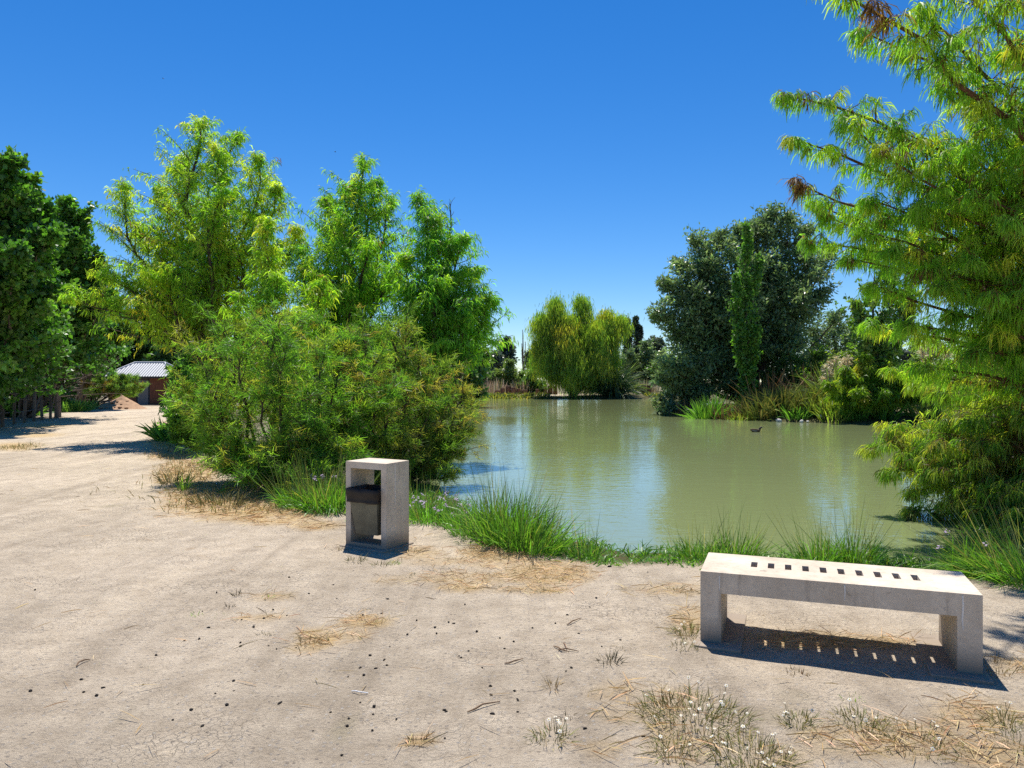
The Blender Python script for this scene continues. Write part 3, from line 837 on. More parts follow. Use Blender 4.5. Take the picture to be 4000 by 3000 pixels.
for i, (px, top, d, w_, lab) in enumerate([(1095, 735, 150, 22, "tall dark eucalyptus far behind the left shore bushes"), (1072, 765, 140, 16, "shorter dark eucalyptus left of the tall one"), (1152, 762, 150, 18, "dark distant tree peeking out left of the willow"),
                                          (1412, 735, 160, 26, "dark rounded distant tree right of the two poplars"), (1010, 760, 150, 22, "distant dark tree behind the leaning cypress's branches"),
                                          (1480, 775, 120, 60, "distant grey-green tree behind the island's left branches"), (1600, 770, 120, 70, "distant tree behind the large island tree"), (1740, 770, 115, 70, "distant tree showing under the island tree's right side"), (1860, 760, 115, 70, "distant tree behind the young poplar"), (1985, 755, 110, 70, "distant tree glimpsed left of the right edge thicket")]):
    b = gbase(px, d)
    tips = [(A(px + rngs.uniform(-.5, .5) * w_, top + rngs.uniform(0, 22), d + rngs.uniform(-2, 2)), 1) for _ in range(5)] + [(A(px, top, d), 1)]
    tree("distant_tree", lab, "tree", b, tips, 64 + i, dict(lat_len=1.7, lat_n=2.2, sub_n=7, sub_len=.9, leaf_n=12, leaf='diamond', leaf_L=.6, leaf_w=.34, shape='dome', t0=.3, r0=.3, rmin=.05, pal=[((.035, .05, .035), 1), ((.05, .065, .045), 1)], mat=M['leaf_grey'], spread=.25, gaps=.3, gap_f=.3, lat_r=.06), "distant trees behind the pond")
for i, (px, top, d, lab) in enumerate([(1356, 692, 190, "slim dark distant poplar, left one of two"), (1373, 688, 195, "slim dark distant poplar, right one of two, with a split top")]):
    tree("distant_poplar", lab, "tree", gbase(px, d), [(A(px, top, d), 1, .15), (A(px + (8 if i else -4), top + 18, d), .8, .2)], 70 + i,
         dict(lat_len=1.3, lat_n=2.5, sub_n=7, sub_len=.8, leaf_n=10, leaf='diamond', leaf_L=.7, leaf_w=.4, shape='column', elev=55, r0=.25, rmin=.06, pal=[((.025, .04, .03), 1)], mat=M['leaf_grey'], spread=.2, follow=.9), "distant poplars")
# bare dead tree like a pole
pd = 130
tree("dead_tree", "thin bare dead tree rising like a pole left of the willow", "tree", gbase(1131, pd), [(A(1129, 712, pd), .12, .5), (A(1135, 738, pd), .1, .6), (A(1127, 742, pd), .1, .6)], 73,
     dict(lat_len=1.6, lat_n=.6, sub_n=2, sub_len=.3, leaf_n=1, leaf_L=.3, leaf_w=.05, r0=.20, rmin=.05, pal=[((.12, .11, .09), 1)], bark=M['bark_grey'], lean=1.0, wob=.006))
# log rounds standing as a low wall on the far strand
m_log = plain_mat("log_wood", (.16, .085, .055), .9, .15, .3, 5, .6, 20, stretch=(1, 1, .3))
def zx(x): return (1750 + x * .4521) * .553
for i, (x0, x1, yt) in enumerate([(402, 450, 1048), (452, 492, 1030), (498, 542, 1012), (545, 584, 1024), (590, 628, 1036), (632, 690, 1046), (755, 790, 1040), (826, 856, 1024), (858, 905, 1010), (908, 945, 1014), (1620, 1655, 1005), (1660, 1712, 996), (1716, 1760, 1000)]):
    d = 77.5 + (i % 3) * .25
    xc = (zx(x0) + zx(x1)) / 2; wpx = zx(x1) - zx(x0)
    topy = (1050 + yt * .4521) * .553
    b = gbase(xc, d); r = wpx * d / FPX / 2 * .94
    h = A(0, topy, d)[2] - b[2]
    rr = np.random.default_rng(80 + i)
    ord_ = ["first", "second", "third", "fourth", "fifth", "sixth", "seventh", "eighth", "ninth", "tenth", "eleventh", "twelfth", "thirteenth"][i]
    root = empty("log_post", b, f"upright reddish-brown log on the far strand, {ord_} from the left along the pond", "log", "upright logs on the far strand")
    ring = [((rr.normal() * .01, rr.normal() * .01, t * h), (r * (1.06 - .06 * t) * rr.uniform(.97, 1.03), 0, 0), (0, r * (1.06 - .06 * t), 0)) for t in (0, .3, .7, .97)] + [((0, 0, h), (r * .93, 0, 0), (0, r * .93, 0))]
    loft("trunk_section", ring, m_log, root, 12)
    loft("cut_face", [((0, 0, h + .002), (r * .84, 0, 0), (0, r * .84, 0)), ((0, 0, h + .012), (r * .78, 0, 0), (0, r * .78, 0))], plain_mat("sawn_wood", (.34, .24, .16)) if i == 0 else bpy.data.materials["sawn_wood"], root, 12)
for i, (px, d, n, L, lab) in enumerate([(1060, 74.6, 420, .32, "low trailing ice plant on the far bank, left end"), (1085, 74.6, 420, .34, "low trailing ice plant below the upright logs"), (1122, 74.7, 420, .36, "low trailing ice plant near the willow's left edge"), (1035, 74.7, 360, .32, "yellowish ground plants at the far bank's left corner"),
                                        (1160, 74.8, 260, .4, "dark tuft at the waterline below the willow"), (1420, 74.5, 300, .4, "grass tuft on the far bank right of the pampas clump")]):
    clump("bank_plant", lab, "plants", gbase(px, d), 90 + i, n, L, .10, 1.3, .9, [((.10, .12, .03), 2), ((.20, .17, .05), 2), ((.06, .09, .03), 2)], droop=.8, group="low plants on the far bank", segs=2)
for i, (px, d, lab) in enumerate([(1070, 79, "pale dry grass plumes behind the logs, left tuft"), (1128, 79.5, "pale dry grass plumes behind the logs near the willow"), (1380, 82, "whitish dry plumes on the far shore right of the pampas clump"), (1400, 81, "straw-coloured dry grass below the whitish plumes")]):
    clump("dry_plumes", lab, "grass", gbase(px, d), 100 + i, 110, 1.35 if i != 3 else .9, .09, 1.1, .25, [((.58, .50, .36), 2), ((.40, .33, .2), 1), ((.2, .22, .08), 1)], mat='straw', droop=.2, segs=2, group="dry plumes on the far shore")

# ------------------------------------------------------------------ peninsula on the right
aca = dict(lat_len=2.4, lat_n=5, sub_n=11, sub_len=.8, leaf_n=11, leaf='diamond', leaf_L=.27, leaf_w=.095, flat=.2, l_down=.1, l_along=.5, l_rand=.9, sag=.18, elev=22, elev_top=.5, shape='dome', follow=.35,
           pal=[((.06, .088, .038), 4), ((.045, .066, .03), 3), ((.10, .135, .058), 1.5)], mat=M['leaf_grey'], gain=3.0, r0=.22, rsub=.6, rmin=.02, t0=.28, gaps=.27, gap_f=.45, spread=.12, lat_r=.035, bark=M['bark'], lean=.8)
tree("acacia_tree", "large dark grey-green wide-spreading tree on the island bank", "tree", gbase(1620, 42),
     [(A(px, py, d), .9) for px, py, d in [(1505, 525, 42), (1560, 515, 42), (1640, 490, 43), (1700, 478, 43), (1740, 500, 43), (1785, 545, 43), (1440, 615, 41.5), (1420, 690, 41), (1475, 720, 41), (1560, 640, 40.5), (1690, 620, 41), (1770, 640, 42), (1800, 700, 42.5), (1450, 800, 40), (1720, 740, 41), (1540, 780, 40.4), (1600, 505, 42.5), (1668, 470, 43), (1470, 575, 41.6), (1530, 575, 41), (1620, 570, 40.6), (1740, 560, 41.5), (1500, 650, 40.6)]
      ], 111, aca)
tree("acacia_tree", "low grey-green spreading branches dipping into the water at the island's left tip", "tree", gbase(1510, 41.5),
     [(A(px, py, d), .55) for px, py, d in [(1430, 820, 41), (1425, 865, 40.5), (1440, 885, 40), (1470, 840, 40.5), (1490, 800, 41), (1520, 850, 40)]], 112, mk(aca, lat_len=1.6, r0=.07, floor=-.15, pal=[((.055, .085, .04), 3), ((.085, .10, .045), 2)]))
pop = dict(lat_len=1.5, lat_n=8, sub_n=9, sub_len=.4, leaf_n=8, leaf='diamond', leaf_L=.15, leaf_w=.13, flat=.2, gain=2.3, gaps=.3, gap_f=1.1, l_down=.3, l_rand=1, l_along=.3, sag=-.1, elev=58, elev_top=.3, shape='column', follow=.8,
           pal=[((.055, .11, .02), 4), ((.09, .165, .025), 2), ((.04, .08, .02), 2)], mat=M['leaf_gloss'], r0=.11, t0=.08, spread=.05, lat_r=.012, bark=M['bark_grey'])
tree("poplar_tree", "slim upright bright green poplar in front of the dark island tree", "tree", gbase(1612, 38),
     [(A(1612, 492, 38), 1.0, .06), (A(1640, 560, 37.8), .7, .1), (A(1590, 600, 37.6), .7, .1), (A(1600, 700, 37.4), .6, .08), (A(1632, 680, 37.4), .6, .08)], 113, pop)
tree("poplar_tree", "young poplar with pale shimmering leaves behind the right cypress", "tree", gbase(1895, 34),
     [(A(1880, 545, 34), 1.1, .1), (A(1925, 600, 33.8), 1.0, .12), (A(1850, 660, 33.6), 1.0, .12), (A(1960, 640, 34), 1.0, .12), (A(1900, 700, 33.2), 1.1, .12)], 114,
     mk(pop, gain=2.3, elev=38, lat_len=1.9, leaf_L=.16, leaf_w=.15, pal=[((.085, .13, .03), 4), ((.15, .17, .04), 2), ((.06, .10, .025), 2)]))
tree("backdrop_tree", "dark green tree filling the gap right of the large island tree", "tree", gbase(1820, 52), [(A(1800, 690, 52), 1, .1), (A(1850, 720, 52), 1, .1), (A(1760, 720, 51), 1, .1)], 115, mk(aca, lat_len=2.6, floor=.4))
tree("backdrop_tree", "mid green bushy tree at the right edge beyond the pond", "tree", gbase(2120, 46), [(A(2060, 735, 46), 1, .1), (A(2130, 725, 46), 1, .1), (A(2200, 735, 45), 1, .1), (A(2260, 720, 45), 1, .1), (A(2000, 760, 45), 1, .1)], 116,
     mk(aca, lat_len=2.4, floor=.2, pal=[((.08, .12, .03), 3), ((.13, .15, .035), 2)], mat=M['leaf']))
tree("cypress_sapling", "small yellow-green cypress overhanging the island's waterline", "tree", gbase(1870, 32.6),
     [(A(px, py, d), .8) for px, py, d in [(1790, 835, 32.2), (1830, 800, 32.4), (1870, 770, 32.6), (1920, 790, 32.3), (1960, 810, 32), (1850, 850, 31.6), (1910, 850, 31.6), (2010, 830, 32), (2070, 820, 32)]], 117,
     mk(cyp, gain=1.5, lat_len=1.1, leaf_L=.24, leaf_w=.045, r0=.07, pal=CYP_Y, floor=-.1, patch=(BROWN, .06), gaps=.25))
for i, (px, top, d, lab, pal) in enumerate([(1690, 790, 40, "leafy green bush under the dark island tree", [((.06, .10, .03), 2), ((.09, .13, .04), 1)]), (1765, 765, 39, "taller green bush between the dark island tree and the young poplar", [((.075, .125, .03), 2), ((.12, .16, .04), 1)]), (1830, 770, 37.5, "yellow-green bush left of the young poplar", [((.10, .15, .03), 2), ((.16, .18, .04), 1)]), (1985, 780, 37, "green bush right of the young poplar", [((.09, .14, .03), 2), ((.13, .16, .04), 1)])]):
    tree("island_bush", lab, "bush", gbase(px, d), [(A(px + dx, top + dy, d + dz), 1) for dx, dy, dz in ((0, 0, 0), (-38, 22, .4), (36, 18, -.3), (-20, 50, -.8), (24, 55, -.8))], 1300 + i,
         dict(lat_len=1.0, lat_n=9, sub_n=8, sub_len=.4, leaf_n=10, leaf='diamond', leaf_L=.17, leaf_w=.09, shape='flat', t0=.15, r0=.05, pal=pal, mat=M['leaf_gloss'], gain=1.6, spread=.08, sag=.15, elev=25, gaps=.22, gap_f=1.0), "bushes on the island")
ISL = [(1530, 36.5, 420, 1.25, 'g', "lush green sedge clump at the island's left waterline"), (1575, 36, 120, 1.1, 'd', "dry brown reeds right of the lush sedge clump"), (1640, 35.2, 320, 1.15, 'y', "golden tall grass below the slim poplar"), (1690, 34.8, 320, 1.2, 'y', "golden tall grass near the middle of the island bank"),
       (1735, 34.6, 300, 1.15, 'y', "golden tall grass left of the white stones"), (1775, 34, 200, 1.1, 'm', "yellow-green grass tuft above the white stones"), (1720, 33.8, 160, .55, 'g', "short green grass at the island waterline left of the duck"), (1800, 33.2, 200, .8, 'm', "pale green drooping grass right of the white stones"),
       (1850, 32.8, 220, .9, 'g', "green grass fringe under the small cypress"), (1660, 36.5, 90, 1.7, 'd', "rust-coloured dry stalks under the dark tree"), (1750, 36.5, 90, 1.7, 'd', "rust-coloured dry stalks under the island thicket"), (1600, 35.5, 200, .6, 'm', "low grass below the slim poplar's trunk"),
       (1910, 32.6, 180, .8, 'g', "dark green grass at the right end of the island bank"), (1490, 39.5, 160, .9, 'd', "brownish reeds at the island's left tip"), (2000, 32.5, 200, 1.0, 'm', "grass on the island bank hidden partly by the near cypress")]
PALS = dict(g=[((.06, .14, .025), 3), ((.09, .18, .03), 2)], y=[((.27, .27, .05), 3), ((.15, .21, .04), 4), ((.36, .29, .09), 1)], m=[((.15, .18, .04), 3), ((.10, .15, .03), 2)], d=[((.22, .12, .05), 2), ((.28, .19, .09), 2), ((.14, .09, .04), 1)])
for i, (px, d, n, L, k, lab) in enumerate(ISL):
    clump("grass_clump", lab, "grass", gbase(px, d), 120 + i, n, L, .05, .75 if k != 'g' else .55, .45, PALS[k], droop=.55 if k != 'd' else .3, segs=3, group="grass clumps on the island bank", mat='grass' if k in 'gm' else 'straw')
m_plume = [((.80, .72, .50), 2), ((.68, .58, .38), 1)]
for i, (px, top, d, n, lab) in enumerate([(1803, 770, 35, 9, "pampas grass with creamy plumes at the middle of the island bank"), (2012, 715, 36, 9, "pampas grass with tall pale plumes glimpsed through the near cypress")]):
    b = gbase(px, d)
    root = clump("pampas_clump", lab, "grass", b, 140 + i, 420, 1.9, .05, .5, .6, [((.12, .16, .05), 2), ((.08, .12, .04), 2)], droop=.9, segs=4)
    rr = np.random.default_rng(150 + i)
    for j in range(n):
        tip = A(px + rr.uniform(-28, 40), top + rr.uniform(0, 50), d + rr.uniform(-.3, .3)) - b
        st = np.array([rr.uniform(-.2, .2), rr.uniform(-.2, .2), .2])
        V, Q = tube_batch(np.stack([st, st * .4 + tip * .6 * np.array([1, 1, .9]), tip])[None], np.array([[.012, .01, .006]]), 4)
        stk = quads("stalk", V, Q, M['straw'], root, col=np.tile([.4, .32, .2], (len(Q), 1)))
        m = 90
        u = rr.random(m); ax = unit(tip - st)
        pp = tip - ax * (u * .75)[:, None]
        dd = unit(rr.normal(size=(m, 3)) * .5 + ax * .9)
        V, Q, own = ribbons(rr, pp, dd, .30 * np.sin(np.clip(u * .8 + .15, 0, 1) * np.pi) + .04, .05, .6, 2)
        pl = quads("plume", V, Q, M['straw'], stk, col=tints(rr, m, m_plume)[own]); pl["kind"] = "stuff"
m_stone = plain_mat("pale_stone", (.5, .47, .43), .8, .3, .25, 5, .4, 20)


def stone(name, label, loc, r, seed, mat, group=None, flat=.6, cat="stone"):
    rr = np.random.default_rng(seed)
    bm = bmesh.new(); bmesh.ops.create_icosphere(bm, subdivisions=2, radius=1)
    ph = rr.random(6) * 6
    for v in bm.verts:
        c = v.co
        k = 1 + .18 * math.sin(c.x * 2.3 + ph[0]) + .15 * math.sin(c.y * 2.9 + ph[1]) + .1 * math.sin(c.z * 3.1 + c.x * 2 + ph[2])
        v.co = c * k
        v.co.x *= r * (1 + .3 * math.sin(ph[3])); v.co.y *= r; v.co.z *= r * flat
    for f in bm.faces: f.smooth = True
    me = bpy.data.meshes.new(name); bm.to_mesh(me); bm.free()
    o = link(name, me, mat, loc=loc)
    return setprops(o, label, cat, group)


for i, (px, d, r, lab) in enumerate([(1683, 33.6, .17, "large white stone on the island waterline, leftmost"), (1772, 33.3, .14, "white stone at the island waterline right of the largest"), (1731, 32.95, .11, "small flat white stone at the waterline"), (1745, 32.9, .08, "tiny white stone beside the small flat one")]):
    b = gbase(px, d); b[2] = max(b[2] + .05, WATER_Z) + .05
    stone("shore_stone", lab, b, r, 160 + i, m_stone, "white stones on the island bank")

# ------------------------------------------------------------------ big cypress at the right edge
right_base = np.array([8.6, 9.6, tz((8.6, 9.6)) - .05])
CYP_R = [((.085, .15, .02), 5), ((.06, .115, .02), 4), ((.125, .175, .024), 2.5), ((.19, .19, .03), 1)]
rb = mk(cyp, lat_len=1.2, lat_n=8, sub_n=10, sub_len=.30, leaf_n=8, leaf_L=.155, leaf_w=.0115, droop=1.0, l_down=.75, l_along=.45, l_rand=.55, shape='cone', t0=.45, r0=.17, rsub=.36, gaps=.33, gap_f=1.1, spread=.012, sag=.22, elev=12, elev_top=.2, follow=.55,
        pal=CYP_R, patch=(BROWN, .2), bark=M['bark_red'], lean=1.35, rise=.62, arch=.05, gain=2.8, lat_r=.011, sub_r=.0025, wob=.02, rmin=.006)
tree("cypress_tree", "large feathery cypress reaching in from the right edge over bench and pond", "tree", right_base,
     [(A(2420, -250, 9.6), 1.0, .3), (A(1692, 205, 8.6), .55, .4), (A(1855, 65, 7.6), .5, .42), (A(1712, 300, 8.8), .55, .4), (A(1722, 395, 9.2), .6, .4), (A(1760, 440, 9.6), .7, .38), (A(1745, 520, 9.8), .7, .4), (A(1990, 15, 7.2), .6, .4),
      (A(1830, 260, 8.6), .9, .35), (A(1900, 330, 8.4), 1.0, .3), (A(2120, 260, 8.6), 1.1, .3), (A(1880, 430, 9.0), 1.0, .3), (A(1840, 560, 9.6), .9, .32), (A(1990, 450, 8.6), 1.1, .3), (A(2100, 420, 8.2), 1.1, .3),
      (A(1900, 620, 9.4), .9, .3), (A(2000, 580, 8.8), 1.0, .3), (A(2100, 560, 8.4), 1.0, .3), (A(1960, 700, 9.2), .7, .35), (A(2060, 680, 9.0), .7, .3), (A(2000, 790, 9.6), .8, .4), (A(2110, 760, 9.0), .9, .4), (A(2180, 700, 8.6), .9, .4), (A(1930, 800, 10), .7, .5), (A(2180, 480, 7.8), 1.0, .3), (A(2200, 330, 8.0), 1.1, .3), (A(2200, 110, 7.8), .8, .4), (A(2260, 620, 8.0), 1.0, .3), (A(1860, 500, 9.2), .9, .4), (A(1930, 540, 8.8), .9, .35), (A(2040, 620, 8.6), 1.0, .35), (A(1880, 700, 9.8), .8, .4), (A(2150, 640, 8.2), 1.0, .35), (A(2010, 350, 8.4), 1.0, .35), (A(1940, 280, 8.6), .9, .4), (A(2090, 330, 8.2), 1.0, .35), (A(1790, 470, 9.6), .8, .4), (A(1990, -100, 6.4), .5, .5), (A(2110, -130, 6.2), .6, .5), (A(1725, -115, 6.4), .28, .6)],
     201, mk(rb, floor=1.3))
CYP_B = [((.085, .13, .022), 4), ((.055, .10, .018), 3), ((.16, .17, .03), 2), ((.18, .14, .045), 1.2)]
tree("cypress_tree", "lower browning cypress boughs hanging to the water at the right edge", "tree", gbase(2480, 10.4),
     [(A(px, py, d), r) for px, py, d, r in [(1890, 965, 10.6, .8), (1925, 930, 10.8, .8), (1960, 990, 10.4, .9), (1985, 1060, 10.2, .9), (1975, 1105, 10.1, .7), (2050, 920, 10.5, 1), (2060, 1000, 10, 1), (2080, 1080, 9.7, 1), (2150, 960, 9.6, 1.1), (2160, 1050, 9.4, 1.1), (2150, 870, 10, 1.1), (2040, 850, 10.8, 1.0), (2200, 1110, 9, .9), (2220, 900, 9.3, 1.1), (1980, 830, 11.4, .8), (2100, 780, 10.8, .8), (2190, 790, 10.4, .9), (1930, 1020, 10.3, .7), (2010, 1020, 9.9, .9), (2120, 1100, 9.3, .9), (2020, 960, 10.1, 1), (2100, 910, 9.8, 1)]],
     202, mk(rb, lat_len=1.25, pal=CYP_B, patch=([(.15, .10, .05), (.19, .14, .06), (.13, .085, .05)], .2), floor=-.27, lat_n=14, r0=.07, rsub=.5, gaps=.1, lean=1.0, rise=.8, arch=.04))

# ------------------------------------------------------------------ hut, mound, fence
m_board = plain_mat("red_brown_board", (.22, .085, .045), .8, .2, .3, 4, .3, 20, stretch=(3, 3, .4))
m_board2 = plain_mat("grey_board", (.13, .10, .08), .9, .15, .35, 4, .4, 20, stretch=(3, 3, .4))
m_door = plain_mat("grey_door", (.19, .175, .16), .6, .3, .1)
m_roof = plain_mat("corrugated_metal", (.20, .215, .24), .55, .4, .1, 3, .05, 20, metal=.1)
m_trim = plain_mat("dark_trim", (.05, .045, .045), .7, .3, .2)
hd = 60.0
hx0, hx1 = A(238, 0, hd)[0], A(364, 0, hd)[0]
ex0, ex1 = A(226, 0, hd)[0], A(377, 0, hd)[0]
gz = tz(((hx0 + hx1) / 2, hd)) - .03
ez, rz_ = A(0, 813, hd)[2], A(0, 789, hd)[2] + .25
hut = empty("park_hut", ((hx0 + hx1) / 2, hd, gz), "small hut with red-brown board walls and hipped corrugated metal roof", "hut")
hxc = (hx0 + hx1) / 2; hw = (hx1 - hx0) / 2; eh = ez - gz; rh = rz_ - gz; ew0, ew1 = ex0 - hxc, ex1 - hxc
box("wall", (-hw, hw, .03, 3.4, 0, eh - .05), m_trim, hut, 0)
dx0, dx1 = A(297, 0, hd)[0] - hxc, A(321, 0, hd)[0] - hxc
bw = .16
x = -hw
while x < hw - .02:
    x1 = min(x + bw, hw)
    if x1 <= dx0 + .02 or x >= dx1 - .02:
        box("board", (x + .006, x1 - .006, 0.0, .028, .02, eh - .1), m_board, hut, .003)
    x = x1
door = box("door", (dx0 + .03, dx1 - .03, -.005, .029, .02, min(2.0, eh - .3)), m_door, hut, .004)
box("handle", (dx0 + .09, dx0 + .13, -.05, -.006, 1.0, 1.14), m_trim, door, .004)
box("door_louvre", (dx0 + .03, dx1 - .03, 0, .029, min(2.0, eh - .3) + .02, eh - .12), m_trim, hut, .004)
for k in range(3):
    box("louvre_slat", (dx0 + .04, dx1 - .04, -.02, -.001, min(2.0, eh - .3) + .05 + k * .07, min(2.0, eh - .3) + .09 + k * .07), m_board2, hut, .003)
box("fascia", (ew0 + .03, ew1 - .03, -.36, -.33, eh - .16, eh - .02), m_trim, hut, 0)
# hipped roof of corrugated sheets: front, back and both ends
ya, yb = -.4, 3.8
ymid = (ya + yb) / 2; hipx = (yb - ya) / 2 * .75
r0_, r1_ = ew0 + hipx, ew1 - hipx


def corr(name, a0, a1, b0, b1, n):
    """ruled sheet with waves between eave a0-a1 and ridge b0-b1"""
    a0, a1, b0, b1 = (np.array(q, float) for q in (a0, a1, b0, b1))
    u = np.linspace(0, 1, n * 6 + 1)[:, None]
    ea = a0 + (a1 - a0) * u; L = np.linalg.norm(a1 - a0)
    # stop each wave where the hip cuts it
    t0 = np.dot(b0 - a0, (a1 - a0)) / L ** 2; t1 = np.dot(b1 - a0, (a1 - a0)) / L ** 2
    hgt = np.where(u[:, 0] < t0, u[:, 0] / max(t0, 1e-6), np.where(u[:, 0] > t1, (1 - u[:, 0]) / max(1 - t1, 1e-6), 1.0))
    rise = b0 - (a0 + (a1 - a0) * t0)
    eb = ea + rise * hgt[:, None]
    nrm = unit(np.cross(a1 - a0, rise)); nrm = nrm * np.sign(nrm[2])
    wv = (.018 * np.cos(u * n * 2 * np.pi)) * nrm
    V = np.concatenate([ea + wv, eb + wv]); k = len(u)
    Q = [(i, i + 1, k + i + 1, k + i) for i in range(k - 1)]
    return quads(name, V, Q, m_roof, hut, smooth=True)


corr("roof_sheet", (ew0, ya, eh), (ew1, ya, eh), (r0_, ymid, rh), (r1_, ymid, rh), 26)
corr("roof_sheet", (ew0, yb, eh), (ew1, yb, eh), (r0_, ymid, rh), (r1_, ymid, rh), 26)
corr("roof_sheet", (ew0, ya, eh), (ew0, yb, eh), (r0_, ymid, rh), (r0_, ymid, rh), 20)
corr("roof_sheet", (ew1, ya, eh), (ew1, yb, eh), (r1_, ymid, rh), (r1_, ymid, rh), 20)
for (p, q) in [((ew0, ya, eh), (r0_, ymid, rh)), ((ew1, ya, eh), (r1_, ymid, rh)), ((r0_, ymid, rh), (r1_, ymid, rh)), ((ew0, yb, eh), (r0_, ymid, rh)), ((ew1, yb, eh), (r1_, ymid, rh))]:
    V, Q = tube_batch(np.array([[p, q]]) + UP * .02, np.array([[.07, .07]]), 8)
    quads("ridge_cap", V, Q, plain_mat("white_metal", (.5, .51, .52), .4, .5, .08) if "white_metal" not in bpy.data.materials else bpy.data.materials["white_metal"], hut, smooth=True)

# sand mound
m_sand = plain_mat("sandy_earth", (.42, .27, .17), .95, .1, .2, 5, .8, 25)
mc = gbase(256, 41)
nr, na = 26, 56
V = [(0, 0, 0)]
rad = np.linspace(0, 1, nr); V = []
for r_ in rad:
    for a_ in np.arange(na) / na * 2 * np.pi:
        xx = math.cos(a_) * r_ * 1.65; yy = math.sin(a_) * r_ * 1.3
        sk = .72 * (1 - r_) ** 1.15 * (1 + .12 * math.cos(a_ - .5))
        zz = sk + (float(fnoise(np.array(xx * 3.0), np.array(yy * 3.0), 4)) - .5) * .12 * min(1, (1 - r_) * 5) - .03 * r_
        V.append((xx + .15 * sk, yy, zz))
Q = [(i * na + j, i * na + (j + 1) % na, (i + 1) * na + (j + 1) % na, (i + 1) * na + j) for i in range(nr - 1) for j in range(na)]
o = quads("earth_mound", np.array(V), Q, m_sand, smooth=True, loc=mc + np.array([0, 0, .03]))
setprops(o, "heap of orange-brown sandy earth at the end of the dirt path", "mound")
rr = np.random.default_rng(170)
m_clod = plain_mat("earth_clod", (.36, .22, .13), .95, .1, .25)
for i in range(14):
    a_ = rr.uniform(-2.7, -.4); r_ = rr.uniform(.25, .85)
    xx, yy = math.cos(a_) * r_ * 1.65, math.sin(a_) * r_ * 1.3
    z0 = .72 * (1 - r_) ** 1.15
    s = stone("earth_clod", "clod of dry earth lying on the sandy heap", mc + np.array([xx + .1 * z0, yy, z0 + .03]), rr.uniform(.04, .10), 171 + i, m_clod, "clods on the earth heap", cat="clod")
stone("boulder", "yellowish boulder at the left foot of the earth heap", gbase(202, 40.5) + np.array([0, 0, .12]), .19, 190, plain_mat("yellow_stone", (.48, .36, .17), .9, .2, .2), cat="boulder")

# fence
fence = empty("wooden_fence", gbase(70, 28), "dark rustic wooden post fence with a board gate in the tree shade", "fence")
f0 = np.array(fence.location)
FP = [(-60, 945), (-22, 932), (5.5, 922), (30, 917), (52, 914), (73, 911), (91, 908), (109, 905), (121, 903.5), (129, 902)]
prev = None
rr = np.random.default_rng(195)
tops = []
for i, (px, py) in enumerate(FP):
    g = G(px, py); g[2] = tz(g)
    h = 1.32 + rr.uniform(-.12, .15)
    tp = g + np.array([rr.normal() * .03, rr.normal() * .03, h])
    V, Q = tube_batch(np.array([[g - UP * .05, (g + tp) / 2 + rr.normal(size=3) * .012, tp, tp + UP * .004]]) - f0, np.array([[.062, .056, .052, .005]]) * rr.uniform(.8, 1.15), 8)
    quads("post", V, Q, M['bark_grey'], fence, smooth=True)
    tops.append((g, tp))
for i in range(len(tops) - 1):
    (g0, t0), (g1, t1) = tops[i], tops[i + 1]
    for fr in (.35, .88):
        a_, b_ = g0 + (t0 - g0) * fr, g1 + (t1 - g1) * (fr + rr.normal() * .02)
        V, Q = tube_batch(np.array([[a_, (a_ + b_) / 2 - UP * .02, b_]]) - f0, np.full((1, 3), .02), 6)
        quads("rail", V, Q, M['bark_grey'], fence, smooth=True)
    if i in (5, 7):
        a_, b_ = g0 + UP * .15, g1 + (t1 - g1) * .9
        V, Q = tube_batch(np.array([[a_, (a_ + b_) / 2, b_]]) - f0, np.full((1, 3), .03), 6)
        quads("brace", V, Q, M['bark_grey'], fence, smooth=True)
(g0, t0), (g1, t1) = tops[-2], tops[-1]
for k in range(4):
    p0 = g0 + (g1 - g0) * (k / 4 + .02) - f0; p1 = g0 + (g1 - g0) * ((k + 1) / 4 - .02) - f0
    off = np.array([.07, -.03, 0])
    V = [p0 + off, p1 + off, p1 + off + UP * 1.1, p0 + off + UP * 1.08] + [p0 + off * .6, p1 + off * .6, p1 + off * .6 + UP * 1.1, p0 + off * .6 + UP * 1.08]
    poly("gate_board", V, [(0, 1, 2, 3), (4, 7, 6, 5), (0, 4, 5, 1), (2, 6, 7, 3), (1, 5, 6, 2), (0, 3, 7, 4)], m_board2, fence, .003)

